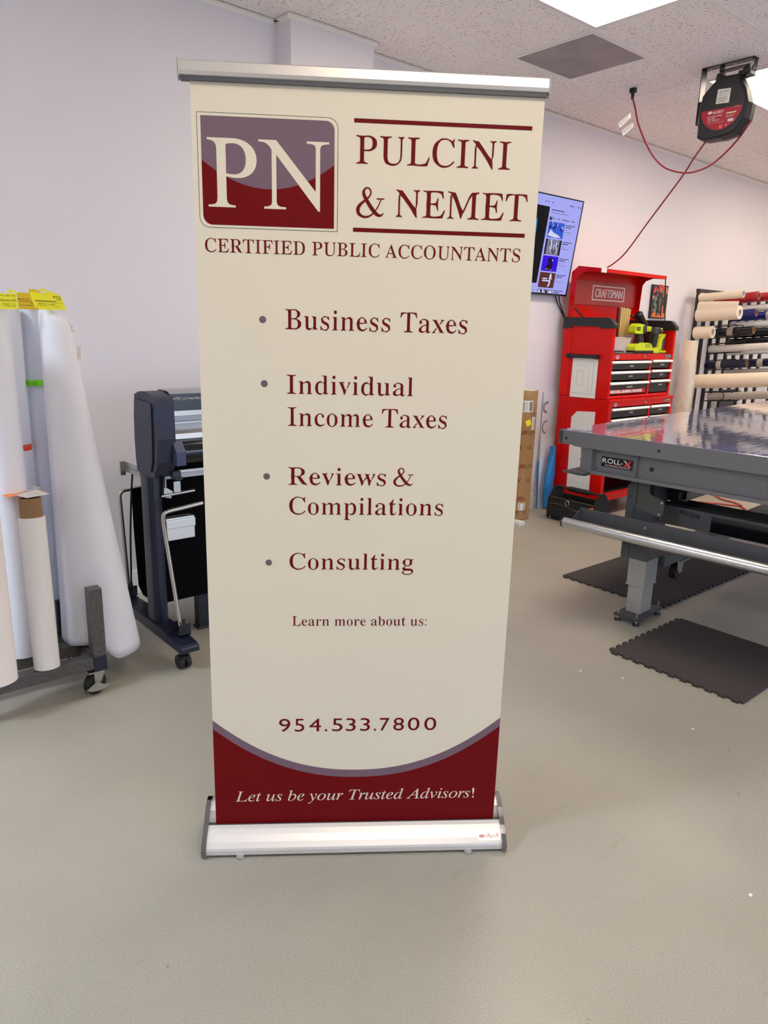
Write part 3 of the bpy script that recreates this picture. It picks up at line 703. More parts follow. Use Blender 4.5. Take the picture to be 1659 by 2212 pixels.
# roll tags tucked into the tops
def roll_tag(y, poly_px, m_, label, lines, words, rz=0):
    def P(px, py): return (.838*y/3.1+(px-63)*.00169*y/3.1, 1.511+(1.602-1.511)*y/3.1+(632-py)*.00161*y/3.1)
    def Q(a, b): return P(a/10.37, 610+b/10.37)
    pl_ = [Q(a, b) for a, b in poly_px]
    cx = sum(p[0] for p in pl_)/len(pl_)
    tt = thing('roll_tag', label, 'tag', (cx, y, 1.53), 0, 'yellow tags on the rolls')
    m = MB(); m.prism(pl_, (0, y, 0), (1, 0, 0), (0, 0, 1), .0008)
    for (a0, b0, a1, b1, w) in lines:
        (x0, z0), (x1, z1) = Q(a0, b0), Q(a1, b1)
        m.flat([(x0, z0-w), (x1, z1-w), (x1, z1), (x0, z0)], (0, y-.0013, 0), (1, 0, 0), (0, 0, 1), 1)
    for (s, a0, a1, b, capp, sty) in words:
        x0, z0 = Q(a0, b); x1, _ = Q(a1, b)
        text(m, s, x0, x1, z0, capp*.00155/10.37, (0, y-.0014, 0), (1, 0, 0), (0, 0, 1), sty, 0, 1)
    m.build('card', [m_, INK], tt, True)
roll_tag(2.992, [(660, 235), (700, 208), (905, 228), (1035, 226), (1040, 195), (925, 192), (880, 150), (885, 125), (975, 125), (1345, 270), (1380, 310), (1460, 620), (880, 620), (745, 560)], YELT,
         'bright yellow ROLL I.D. tag on top of the flared roll, rightmost of the tags',
         [(780, 432, 1400, 452, .0008), (790, 525, 1060, 525, .0008), (1145, 530, 1310, 545, .0008), (760, 400, 1250, 414, .0022)],
         [('ROLL', 1170, 1355, 330, 46, 'serif'), ('I.D.', 1255, 1370, 388, 46, 'serif'), ('MAP TAG', 825, 1015, 502, 34, 'sans'), ('AVERY', 1065, 1222, 512, 36, 'sans')])
roll_tag(3.175, [(375, 265), (430, 240), (640, 238), (650, 150), (760, 142), (900, 190), (900, 225), (860, 630), (390, 630)], YELD,
         'ochre yellow tag behind the ROLL I.D. tag',
         [(385, 385, 455, 385, .0025), (405, 440, 700, 440, .0012), (415, 530, 730, 530, .0012)],
         [('AIRLON', 450, 632, 412, 42, 'sans'), ('GL', 655, 715, 500, 38, 'sans')])
roll_tag(3.0, [(-60, 265), (150, 275), (350, 268), (335, 245), (200, 245), (178, 200), (190, 185), (280, 182), (395, 235), (365, 300), (375, 640), (-60, 640)], YELT,
         'yellow tag full of handwriting at the left edge, leftmost of the tags',
         [(0, 455, 360, 455, .0007), (0, 560, 360, 565, .0007)],
         [('CIVL 38X TRS', -20, 350, 340, 34, 'sans'), ('Bobetec 90lb', 20, 360, 445, 40, 'sans'), ('59x25', 50, 200, 540, 40, 'sans'), ('now', 235, 340, 525, 26, 'sans'), ('leave your', 150, 345, 575, 26, 'sans')])
# cards lying on the open core
def card(name, label, pts, z, m_, words=(), grp='cards on the short roll'):
    c = [sum(p[i] for p in pts)/4 for i in (0, 1)]
    m = MB(); m.prism(pts, (0, 0, z), (1, 0, 0), (0, 1, 0), .0008)
    for s, o_, ux_, uy_, w, h, sty, mi in words: text(m, s, 0, w, 0, h, (*o_, z+.0011), ux_, uy_, sty, 0, mi)
    return tag(m.build(name, [m_, INK, MAROON], loc=(c[0], c[1], z)), label, 'card', grp)
card('business_card', 'orange card poking out at the left below the white cards', [(.646, 2.989), (.652, 2.938), (.742, 2.962), (.736, 3.013)], .8525, ORNG)
card('business_card', 'orange card poking out at the right between the white cards', [(.712, 2.93), (.795, 2.955), (.787, 3.005), (.704, 2.98)], .8536, ORNG)
ua = (.955, .29, 0); va = (-.29, .955, 0)
card('business_card', 'white card with red and black logo, upper of the two white cards', [(.656, 3.055), (.662, 2.987), (.798, 3.026), (.788, 3.092)], .8547, WHITEP,
     [('(', (.678, 3.005), ua, va, .005, .022, 'sans', 1), ('UO', (.686, 3.012), ua, va, .022, .014, 'sans', 2), (')', (.711, 3.015), ua, va, .005, .022, 'sans', 1), ('Olantz', (.722, 3.024), ua, va, .05, .016, 'sans', 1)])
card('business_card', 'white card with one faint line, nearest of the white cards', [(.684, 2.950), (.704, 2.876), (.792, 2.898), (.776, 3.005)], .8558, WHITEP,
     [('Olantz media', (.722, 2.922), (.97, .25, 0), (-.25, .97, 0), .04, .005, 'sans', 1)])

# ================================================================== vinyl cutter on its stand
t = thing('vinyl_cutter', 'dark navy vinyl cutting plotter on a stand, half hidden behind the banner', 'cutting plotter', (2.05, 3.15, 0))
prof = [(2.955, 1.185), (2.962, 1.196), (3.0, 1.207), (3.06, 1.216), (3.12, 1.212), (3.172, 1.196), (3.19, 1.10), (3.196, 1.0), (3.192, .90), (3.184, .852), (3.10, .838), (3.034, .842), (2.985, .86), (2.962, .92), (2.952, 1.02)]
def cap_poly(mb, x0, x1): mb.prism(prof, (x0, 0, 0), (0, 1, 0), (0, 0, 1), x1-x0)
m = MB(); cap_poly(m, 1.252, 1.336)
o = m.build('end_cap', NAVYP, t, True); md = o.modifiers.new('b', 'BEVEL'); md.width = .006; md.segments = 3; md.limit_method = 'ANGLE'; md.angle_limit = R(40)
m = MB(); m.prism([(2.985, 1.168), (3.0, 1.172), (3.155, 1.18), (3.172, 1.09), (3.176, 1.0), (3.172, .885), (3.02, .872), (3.0, .92), (2.99, 1.02)], (1.246, 0, 0), (0, 1, 0), (0, 0, 1), .01)
c = m.build('side_panel', NAVYP, o, True); md = c.modifiers.new('b', 'BEVEL'); md.width = .004; md.segments = 2; md.limit_method = 'ANGLE'
for y, z in ((2.972, 1.155), (3.168, 1.165), (2.99, .872), (3.172, .88)): m = MB(); m.cyl((1.2525, y, z), (1.249, y, z), .006, seg=12); m.build('screw', BLKP, o, True)
m = MB(); m.prism([(2.962, .905), (2.925, .905), (2.925, .965), (2.962, 1.012)], (1.325, 0, 0), (0, 1, 0), (0, 0, 1), .042); m.build('latch', mat('navy_latch', (58, 66, 98), .4, noise=(30, .04)), t, True)
m = MB(); m.box(1.32, 1.36, 2.965, 2.99, .845, .875, .002); m.box(1.33, 1.365, 2.96, 2.985, .835, .848, .002); m.build('lever', BLKP, t, True)
cap2 = MB(); cap_poly(cap2, 2.76, 2.844); cap2.build('end_cap', NAVYP, t, True)
m = MB(); m.prism([(2.998, 1.133), (3.14, 1.12), (3.17, 1.15), (3.165, 1.19), (3.10, 1.214), (3.02, 1.214), (3.0, 1.205)], (1.335, 0, 0), (0, 1, 0), (0, 0, 1), 1.43)
LT = (0, 2.9965, 0)
fcol = [mat('cover_navy_black', (16, 18, 32), .2, noise=(20, .05)), WHITEP]
text(m, 'GRAPHTEC', 1.318, 1.390, 1.180, .0115, LT, (1, 0, 0), (0, 0, 1), 'sans', 0, 1); text(m, 'CUTTING PRO FC9000', 1.396, 1.52, 1.181, .0085, LT, (1, 0, 0), (0, 0, 1), 'sans', 0, 1)
m.build('front_cover', fcol, t, True)
m = MB(); m.prism([(2.99, 1.2065), (3.02, 1.2165), (3.10, 1.2165), (3.165, 1.193), (3.165, 1.196), (3.10, 1.221), (3.02, 1.221), (2.99, 1.209)], (1.335, 0, 0), (0, 1, 0), (0, 0, 1), 1.43); m.build('top_cover', mat('cover_grey', (150, 148, 150), .4, noise=(8, .03)), t, True)
m = MB(); m.box(1.335, 2.765, 3.03, 3.08, 1.105, 1.133, .002); m.box(1.335, 2.765, 3.05, 3.07, 1.070, 1.078, .001); m.build('guide_rail', STAIN, t, True)
m = MB(); m.box(1.335, 2.765, 3.075, 3.09, 1.02, 1.12); m.build('backing_sheet', SILVW, t, True)
m = MB(); m.prism([(2.985, 1.012), (3.09, 1.018), (3.09, 1.04), (3.03, 1.042), (2.99, 1.034)], (1.335, 0, 0), (0, 1, 0), (0, 0, 1), 1.43); m.build('platen', ALU, t, True)
m = MB(); m.prism([(2.985, 1.012)]+[(3.055-.085*math.cos(R(a)), .948+.068*math.sin(R(a))) for a in range(50, -70, -10)]+[(3.02, .872), (3.09, .872), (3.09, 1.012)], (1.335, 0, 0), (0, 1, 0), (0, 0, 1), 1.43, 0, True); m.build('front_apron', BLKG, t, True)
m = MB(); m.box(1.335, 2.765, 3.0, 3.03, .858, .872, .002); m.build('lower_bar', STAIN, t, True)
m = MB(); m.box(1.315, 2.765, 3.10, 3.105, .815, .872); m.build('rear_sheet', SILVW, t, True)
for x in (1.25, 2.775):
    m = MB(); m.prism(rrect(x, x+.066, 3.058, 3.168, .024), (0, 0, .146), (1, 0, 0), (0, 1, 0), .70, 0, True)
    lg = m.build('leg', NAVYM, t, True)
    for z in (.50, .58): m = MB(); m.cyl((x-.002, 3.085, z), (x+.002, 3.085, z), .005, seg=12); m.build('screw', BLKP, lg, True)
    m = MB(); m.prism([(2.782, .100), (3.64, .100), (3.64, .128), (3.60, .138), (3.25, .150), (2.98, .150), (2.80, .134), (2.782, .126)], (x-.008, 0, 0), (0, 1, 0), (0, 0, 1), .084)
    ft = m.build('foot_beam', NAVYM, t, True); md = ft.modifiers.new('b', 'BEVEL'); md.width = .004; md.segments = 2; md.limit_method = 'ANGLE'
    for y in (2.862, 3.56):
        m = MB()
        for s in (-.016, .016): m.cyl((x+.034+s-.010, y, .032), (x+.034+s+.010, y, .032), .032, seg=24)
        m.lathe([(0, .1), (.014, .1), (.016, .05), (.022, .055), (.03, .045), (.012, .03), (0, .03)], (x+.034, y, 0))
        m.box(x+.016, x+.052, y-.03, y+.02, .045, .062, .006)
        m.build('caster', RUBB, t, True)
def hoop(y, lean, label=None):
    bot = (1.300, y, .135); top = Vector((1.272, y+lean, .64))
    P = [bot]+[Vector(bot).lerp(top, k/4) for k in (1, 2, 3)]+bez(top, (1.268, y+lean, .69), (1.270, y+lean, .70), (1.315, y+lean, .702), 6)+[(1.36, y+lean, .706), (1.46, y+lean, .716)]
    m = MB(); m.tube(P, .0095, 12); h = m.build('basket_hoop', STAIN, t, True)
    m = MB(); m.box(1.275, 1.33, y-.03, y-.027, .146, .20); m.box(1.275, 1.33, y+.027, y+.03, .146, .20); m.box(1.275, 1.33, y-.03, y+.03, .146, .15)
    m.cyl((1.302, y-.035, .175), (1.302, y+.035, .175), .005, seg=10); m.build('hinge_bracket', BLKP, h, True)
hoop(2.898, .075); hoop(3.506, -.03)
m = MB(); cl = [(3.13, .815)]+[(3.14, .7), (3.16, .45), (3.175, .25), (3.20, .185), (3.26, .165), (3.42, .165), (3.47, .20), (3.49, .5), (3.49, .7), (3.485, .7), (3.485, .5), (3.462, .205), (3.42, .171), (3.26, .171), (3.205, .19), (3.181, .25), (3.166, .45), (3.146, .7), (3.136, .815)]
m.prism(cl, (1.335, 0, 0), (0, 1, 0), (0, 0, 1), 1.42); m.build('media_basket', CLOTH, t, True)
m = MB(); m.box(1.532, 1.600, 3.205, 3.255, .012, .80, .004); m.box(1.525, 1.607, 3.20, 3.26, 0, .014, .003); m.build('support_post', mat('black_navy_post', (14, 16, 28), .4, noise=(20, .05)), t, True)
m = MB(); m.box(1.325, 1.468, 3.075, 3.125, .530, .636, .004); m.box(1.325, 1.468, 3.066, 3.077, .588, .628, .003); m.build('media_weight', ALU, t, True)
m = MB(); m.box(1.313, 1.318, 3.03, 3.09, .79, .85, .001); m.prism([(1.313, .83), (1.318, .83), (1.318, .792), (1.352, .770), (1.352, .762), (1.310, .762), (1.310, .768)], (0, 3.09, 0), (1, 0, 0), (0, 0, 1), .05)
m.box(1.352, 1.385, 3.03, 3.034, .765, .815, .001); m.build('roll_holder', STEEL, t, True)
m = MB(); m.tube([(1.30, 3.05, .752), (1.46, 3.05, .760)], .007, 10); m.prism([(1.312, .768), (1.352, .757), (1.35, .735), (1.312, .745)], (0, 3.06, 0), (1, 0, 0), (0, 0, 1), .004); m.build('roll_shaft', STAIN, t, True)
m = MB(); m.box(1.262, 1.265, 3.185, 3.372, .818, .866, .001); m.box(1.240, 1.265, 3.36, 3.372, .80, .866, .001)
for k in range(5): m.cyl((1.2625, 3.225+.03*k, .842), (1.2610, 3.225+.03*k, .842), .004, seg=10, mat=1)
m.build('rear_bracket', [STEEL, BLKP], t, True)
m = MB(); m.tube(smooth_path([(1.275, 3.30, .84), (1.272, 3.33, .7), (1.268, 3.36, .5), (1.275, 3.40, .3), (1.29, 3.46, .17)]), .005, 8); m.build('cable', RUBB, t, True)

# ================================================================== television
t = thing('television', 'wall-mounted screen showing a lavender video page, half behind the banner', 'television', (4.56, 3.84, 1.793))
uyt = Vector((0, -.1, .721)).normalized(); nt_ = Vector((0, -uyt.z, uyt.y)); O = Vector((3.92, 3.84, 1.793)); uxt = Vector((1, 0, 0))
TM = Matrix((uxt, uyt, nt_)).transposed().to_4x4(); TM.translation = O
m = MB(); m.box(0, 1.28, 0, .728, -.03, -.001, .004, 0, TM); m.box(.25, 1.03, .1, .5, -.06, -.03, .01, 0, TM); m.build('case', BLKP, t, True)
m = MB()
for a, b, c, d in ((0, .010, .012, .719), (1.27, 1.28, .012, .719), (0, 1.28, 0, .012), (0, 1.28, .719, .728)): m.box(a, b, c, d, -.002, .003, 0, 0, TM)
m.build('bezel', BLKG, t, True)
m = MB(); SC = [SCR_BG, SCR_DK, SCR_TX, SCR_BL, SCR_CY, SCR_GY, SCR_VI, SCR_BR, SCR_WH, SCR_TN]
def sr(a0, a1, b0, b1, mi, k=1): m.rect(a0, a1, b0, b1, O+nt_*.0004*k, uxt, uyt, mi)
sr(.009, 1.271, .011, .7195, 0, 0)
m.flat(rrect(.03, .873, .083, .642, .012), O+nt_*.0004, uxt, uyt, 1)
m.flat([(.70, .53), (.752, .545), (.757, .47), (.757, .41), (.70, .39)], O+nt_*.0008, uxt, uyt, 4); m.flat([(.70, .47), (.74, .46), (.75, .41), (.70, .40)], O+nt_*.0012, uxt, uyt, 5)
m.flat([(.70, .26), (.79, .255), (.775, .20), (.77, .16), (.70, .12)], O+nt_*.0008, uxt, uyt, 9)
for b0, mi in ((.427, 3), (.302, 5), (.179, 6), (.054, 7), (.012, 5)):
    b1 = b0+.115 if b0 > .02 else .041
    m.flat(rrect(.895, 1.092, b0, b1, .006), O+nt_*.0004, uxt, uyt, mi)
rnd = random.Random(5)
for k in range(26):
    a = .90+rnd.random()*.17; b = .47+rnd.random()*.06; sr(a, a+.008+rnd.random()*.014, b, b+.006+rnd.random()*.012, rnd.choice((1, 1, 3, 8, 6)), 2)
m.flat([(.90, .44), (.93, .487), (.97, .465), (1.03, .452), (1.07, .435), (1.0, .43)], O+nt_*.0008, uxt, uyt, 8)
sr(.895, .915, .302, .417, 1, 2); sr(1.068, 1.092, .302, .417, 1, 2)
for k in range(18):
    a = .925+rnd.random()*.12; b = .308+rnd.random()*.06; sr(a, a+.006+rnd.random()*.01, b, b+.02+rnd.random()*.03, rnd.choice((1, 8, 8, 1, 9)), 3)
m.flat([(.965, .272), (.985, .284), (1.005, .278), (1.01, .262), (1.03, .235), (1.025, .205), (1.0, .188), (.96, .186), (.95, .21), (.972, .235)], O+nt_*.0008, uxt, uyt, 1)
sr(1.015, 1.026, .258, .268, 8, 3); sr(.95, .985, .192, .200, 9, 3); sr(1.0, 1.03, .187, .194, 9, 3); sr(.99, 1.0, .22, .25, 6, 3)
m.flat([(1.02, .160), (1.04, .164), (1.046, .13), (1.06, .118), (1.036, .124), (1.04, .09), (1.03, .066), (1.01, .06), (1.024, .10), (1.016, .13)], O+nt_*.0008, uxt, uyt, 8)
for w_, b in ((.06, .128), (.10, .112)): sr(.935, .935+w_, b-.010, b, 8, 3)
for k in range(12): a = .90+rnd.random()*.17; sr(a, a+.015, .015, .02+rnd.random()*.02, rnd.choice((1, 8)), 2)
sr(.891, .924, .553, .576, 1); text(m, '*', .902, .914, .556, .02, O+nt_*.0009, uxt, uyt, 'sans', 0, 8)
for a, w_ in ((.94, .025), (.99, .03), (1.05, .09), (1.165, .045)): sr(a, a+w_, .562, .568, 2)
sr(.903, 1.06, .621, .628, 2); sr(.904, 1.119, .603, .608, 5)
for a in (.814, .85, .90, 1.12, 1.22, 1.255): m.flat(rrect(a-.006, a+.006, .668, .68, .004), O+nt_*.0004, uxt, uyt, 2); 
sr(1.135, 1.165, .670, .677, 2); sr(1.245, 1.252, .598, .604, 2)
for b in (.534, .410, .285, .160, .038):
    sr(1.104, 1.225, b-.006, b, 2); sr(1.104, 1.18, b-.021, b-.014, 2)
    if b > .1: sr(1.104, 1.13, b-.040, b-.036, 5); sr(1.104, 1.20, b-.056, b-.052, 5)
sr(.81, .83, .026, .031, 2); sr(.85, .86, .026, .031, 2)
m.build('screen', SC, t, True)
for P in (((5.08, 3.86, 1.80), (5.12, 3.872, 1.76), (5.20, 3.876, 1.68), (5.30, 3.872, 1.58), (5.36, 3.868, 1.45)), ((5.14, 3.86, 1.80), (5.165, 3.872, 1.75), (5.24, 3.88, 1.66), (5.32, 3.876, 1.55), (5.37, 3.872, 1.4))):
    m = MB(); m.tube(smooth_path(P), .0045, 8); m.build('cable', RUBB, t, True)
m = MB(); m.box(4.35, 4.77, 3.865, 3.893, 2.0, 2.3, .004); m.box(4.45, 4.5, 3.80, 3.87, 2.0, 2.3); m.box(4.6, 4.65, 3.80, 3.87, 2.0, 2.3); m.build('wall_bracket', BLKP, t, True)

# ================================================================== poster on the wall
t = thing('canvas_print', 'small dark elephant canvas print with orange shapes, on the wall above the tool chest', 'picture', (6.725, 3.88, 1.81))
m = MB(); m.box(6.586, 6.866, 3.872, 3.893, 1.655, 1.964, .002)
fo = (6.586, 3.871, 1.655); X, Zz = (1, 0, 0), (0, 0, 1)
rnd = random.Random(3)
def blob(cx, cy, rx, ry, mi, k): m.flat([(cx+rx*math.cos(R(30*i)), cy+ry*math.sin(R(30*i))) for i in range(12)], (fo[0], fo[1]-.0003*k, fo[2]), X, Zz, mi)
for k in range(70):
    u_, v_ = rnd.random()*.28, rnd.random()*.31; rr = .008+rnd.random()*.012
    if .013 < u_ < .265 and .013 < v_ < .295: blob(u_, v_, rr, rr*1.25, rnd.choice((1, 2, 3, 3, 2) if v_ > .2 else (3, 4, 1, 3)), 1+k*.02)
m.flat([(.02, .012), (.26, .012), (.25, .05), (.2, .06), (.14, .05), (.08, .062), (.03, .045)], (fo[0], fo[1]-.001, fo[2]), X, Zz, 1)
m.flat([(.09, .025), (.115, .025), (.12, .09), (.132, .09), (.135, .03), (.15, .03), (.155, .09), (.165, .09), (.17, .025), (.195, .025), (.19, .13), (.185, .19), (.205, .2), (.205, .235), (.175, .24), (.14, .255), (.105, .24), (.075, .235), (.075, .2), (.097, .19), (.092, .13)], (fo[0], fo[1]-.0026, fo[2]), X, Zz, 0)
m.flat([(.138, .13), (.142, .06), (.148, .06), (.152, .13), (.155, .19), (.134, .19)], (fo[0], fo[1]-.003, fo[2]), X, Zz, 3)
for x in (.086, .193): blob(x, .218, .012, .018, 2, 10)
m.flat([(.128, .25), (.14, .285), (.152, .25), (.165, .252), (.14, .24), (.115, .252)], (fo[0], fo[1]-.003, fo[2]), X, Zz, 1)
m.build('canvas', [ART1, ART2, ART3, ART4, BRASS], t, True)

# ================================================================== tool chest on rolling cabinet
def drawer(parent, x0, x1, ztop, zbot, yf, strip=None):
    d_ = MB(); d_.box(x0+.004, x1-.004, yf, yf+.36, zbot, ztop-.026, .002)
    if strip:
        zs = zbot+.004
        d_.rect(x0+.006, x1-.03, zs, zs+.034, (0, yf-.0008, 0), (1, 0, 0), (0, 0, 1), 1)
        text(d_, '100LB BALL-BEARING DRAWERS', x0+.035, x1-.075, zs+.006, .023, (0, yf-.0014, 0), (1, 0, 0), (0, 0, 1), 'sans', 0, 2)
        for q in (-.003, .003): text(d_, '100LB BALL-BEARING DRAWERS', x0+.035+q, x1-.075+q, zs+.006, .023, (0, yf-.0016+q*.02, 0), (1, 0, 0), (0, 0, 1), 'sans', 0, 2)
    dd = d_.build('drawer', [DRAWB, REDP, WHITEP], parent, True)
    p_ = MB(); p_.prism([(yf+.01, ztop), (yf-.012, ztop-.002), (yf-.022, ztop-.014), (yf-.022, ztop-.021), (yf-.010, ztop-.024), (yf+.01, ztop-.026)], (x0, 0, 0), (0, 1, 0), (0, 0, 1), x1-x0); p_.build('pull', PULLA, dd, True)
    cx = (x0+x1)/2+.02; l_ = MB(); w_ = .03 if not strip else .045
    l_.box(cx-w_, cx+w_, yf-.002, yf+.001, ztop-.05, ztop-.037); l_.build('label_plate', STEEL, dd, True)
def emblem(mb, x, z, yf, k0):
    o_ = (0, yf, 0); X_, Z_ = (1, 0, 0), (0, 0, 1)
    mb.flat(rrect(x-.026, x+.026, z-.009, z+.011, .006), o_, X_, Z_, k0); mb.flat([(x-.014, z-.012), (x+.014, z-.012), (x, z-.019)], o_, X_, Z_, k0)
    mb.rect(x-.022, x-.010, z-.005, z+.008, (0, yf-.0004, 0), X_, Z_, k0+1); mb.rect(x+.010, x+.022, z-.005, z+.008, (0, yf-.0004, 0), X_, Z_, k0+1)
    for q in (-.004, .001, .006): mb.rect(x-.009, x+.009, z+q-.0012, z+q+.0012, (0, yf-.0004, 0), X_, Z_, k0+2)
def plate(mb, x0, x1, z0, z1, yf, k_dark, k_white):
    X_, Z_ = (1, 0, 0), (0, 0, 1)
    mb.rect(x0, x1, z0, z1, (0, yf, 0), X_, Z_, k_dark)
    for a, b, c, d in ((x0+.003, x1-.003, z0+.003, z0+.0045), (x0+.003, x1-.003, z1-.0045, z1-.003), (x0+.003, x0+.0045, z0+.0045, z1-.0045), (x1-.0045, x1-.003, z0+.0045, z1-.0045)): mb.rect(a, b, c, d, (0, yf-.0004, 0), X_, Z_, k_white)
    text(mb, 'CRAFTSMAN', x0+.008, x1-.008, z0+.009, z1-z0-.018, (0, yf-.0004, 0), X_, Z_, 'sans', 0, k_white)
EMB = [REDP, BLKP, WHITEP, WHITEP, mat('flag_blue', (40, 60, 140), .4), mat('flag_red', (200, 40, 50), .4), STEEL]
# lower cabinet
t = thing('rolling_tool_cabinet', 'red rolling tool cabinet under the open tool chest', 'tool cabinet', (5.71, 3.585, 0))
x0, x1, yf, yb = 5.212, 6.212, 3.34, 3.83
m = MB()
m.box(x0, x0+.035, yf+.012, yb, .135, .975, .006); m.box(x1-.035, x1, yf+.012, yb, .135, .975, .006); m.box(x0, x1, yb-.02, yb, .135, .975); m.box(x0-.002, x1+.002, yf-.004, yb+.002, .955, .985, .006)
m.box(x0, x1, yf, yf+.03, .922, .958, .003); m.box(x0+.001, x0+.05, yf+.001, yf+.03, .136, .93, .004); m.box(x1-.05, x1-.001, yf+.001, yf+.03, .136, .93, .004)
m.box(5.822, 5.848, yf+.002, yf+.029, .39, .93, .002); m.box(x0+.002, x1-.002, yf+.003, yf+.028, .372, .392, .002); m.box(x0, x1, yf, yb, .135, .198, .005)
emblem(m, 5.31, .942, yf-.0006, 3); plate(m, 6.07, 6.165, .933, .968, yf-.0008, 1, 2); m.cyl((5.755, yf, .942), (5.755, yf-.008, .942), .011, seg=18, mat=6)
m.build('body', EMB, t, True)
m = MB(); yr0, yr1 = 3.415, 3.745
m.box(x0-.004, x0+.002, yf+.012, yr0, .135, .975, .003); m.box(x0-.004, x0+.002, yr1, yb, .135, .975, .003); m.box(x0-.004, x0+.002, yr0, yr1, .92, .975, .003); m.box(x0-.004, x0+.002, yr0, yr1, .135, .19, .003)
m.build('side_frame', REDP, t, True)
m = MB(); m.prism([(3.687, .812), (3.636, .866), (3.458, .877), (3.447, .222), (3.674, .214)], (x0-.0005, 0, 0), (0, 1, 0), (0, 0, 1), -.0012); m.build('magnet_sheet', MAGW, t, True)
m = MB(); m.box(x0+.04, x1-.04, yf+.03, yb-.03, .1985, .204); m.build('shelf_mat', BLKP, t, True)
for k, (za, zb) in enumerate(((.912, .835), (.822, .745), (.732, .62), (.607, .50), (.487, .40))):
    drawer(t, 5.262, 5.82, za, zb, yf+.006); drawer(t, 5.85, 6.162, za, zb, yf+.006)
for x, y in ((x0+.075, yf+.04), (x1-.075, yf+.04), (x0+.075, yb-.06), (x1-.075, yb-.06)):
    fk, wh = MB(), MB(); caster(fk, wh, (x, y, 0), .055, .03, (1, .25, 0), .136); c = fk.build('caster', CHROME, t, True); wh.build('wheel', RUBB, c, True)
# upper chest
t = thing('tool_chest', 'red tool chest with its lid standing open, on the rolling cabinet', 'tool chest', (5.69, 3.585, .985))
x0, x1, yf, yb = 5.205, 6.172, 3.36, 3.83
m = MB(); zb_ = .987
m.box(x0, x0+.03, yf, yb, zb_, 1.56, .004); m.box(x1-.03, x1, yf, yb, zb_, 1.56, .004); m.box(x0, x1, yb-.02, yb, zb_, 1.60, .004); m.box(x0+.001, x1-.001, yf+.004, yb-.001, zb_+.001, 1.012, .003)
m.box(x0+.03, x1-.03, yf+.004, yf+.03, 1.298, 1.346, .002); m.box(x0+.03, x1-.03, yf+.006, yb-.02, 1.338, 1.3455); m.box(5.805, 5.832, yf+.0055, yf+.028, zb_+.002, 1.31, .002)
m.box(x0+.01, x0+.034, yf-.002, yf+.02, zb_, 1.545, .003); m.box(x1-.034, x1-.01, yf-.002, yf+.02, zb_, 1.545, .003)
emblem(m, 5.305, 1.322, yf+.0034, 3); plate(m, 6.04, 6.135, 1.306, 1.34, yf+.003, 1, 2); m.cyl((5.70, yf+.004, 1.323), (5.70, yf-.006, 1.323), .011, seg=18, mat=6)
m.build('body', EMB, t, True)
m = MB()
m.box(x0-.005, x0+.001, yf, 3.46, zb_, 1.545, .003); m.box(x0-.005, x0+.001, 3.745, yb, zb_, 1.545, .003); m.box(x0-.003, x0+.001, 3.46, 3.745, 1.33, 1.55, .002); m.build('side_frame', REDP, t, True)
m = MB()
for row in range(4):
    for c_ in range(22): m.cyl((5.50+.016*c_, yb-.0205, 1.46+.016*row), (5.50+.016*c_, yb-.0208, 1.46+.016*row), .003, seg=6)
m.build('peg_holes', WHITEP, t, True)
m = MB(); m.box(x0+.03, x1-.03, yf+.03, yb-.02, 1.3465, 1.350); m.build('tray_mat', BLKP, t, True)
for k, (za, zb) in enumerate(((1.291, 1.222), (1.209, 1.137), (1.122, 1.022))): drawer(t, 5.222, 5.803, za, zb, yf+.008, k == 2)
for k, (za, zb) in enumerate(((1.297, 1.228), (1.213, 1.141), (1.127, 1.022))): drawer(t, 5.834, 6.156, za, zb, yf+.008)
m = MB(); m.prism([(3.468, 1.305), (3.468, .985), (3.715, .981), (3.713, 1.30)], (x0-.0045, 0, 0), (0, 1, 0), (0, 0, 1), -.0012)
for a, b, c, d in ((3.49, 3.70, 1.015, 1.017), (3.545, 3.68, 1.24, 1.2415), (3.545, 3.5465, 1.03, 1.24), (3.505, 3.507, 1.03, 1.28), (3.60, 3.66, 1.20, 1.2015), (3.60, 3.6015, 1.08, 1.20), (3.66, 3.6615, 1.09, 1.20), (3.60, 3.66, 1.08, 1.0815)): m.box(x0-.0062, x0-.0058, a, b, c, d, 0, 1)
m.build('magnet_sheet', [MAGW, GREYT], t, True)
m = MB(); m.cyl((x0-.03, 3.462, 1.318), (x0-.03, 3.755, 1.318), .015, seg=16)
for y in (3.475, 3.742): m.cyl((x0-.032, y-.016, 1.318), (x0-.032, y+.016, 1.318), .019, seg=16); m.box(x0-.032, x0+.001, y-.012, y+.012, 1.306, 1.330, .003)
m.build('side_handle', BLKP, t, True)
for xa, xb in ((x0-.012, x0+.042), (x1-.042, x1+.012)):
    m = MB(); m.prism([(yf-.012, 1.545), (yf-.012, 1.575), (yf+.035, 1.620), (yf+.05, 1.625), (yb+.002, 1.628), (yb+.004, 1.535), (yb-.075, 1.538), (yb-.08, 1.556), (yf+.125, 1.556), (yf+.115, 1.540)], (xa, 0, 0), (0, 1, 0), (0, 0, 1), xb-xa)
    c = m.build('corner_bumper', BLKP, t, True); md = c.modifiers.new('b', 'BEVEL'); md.width = .005; md.segments = 2; md.limit_method = 'ANGLE'
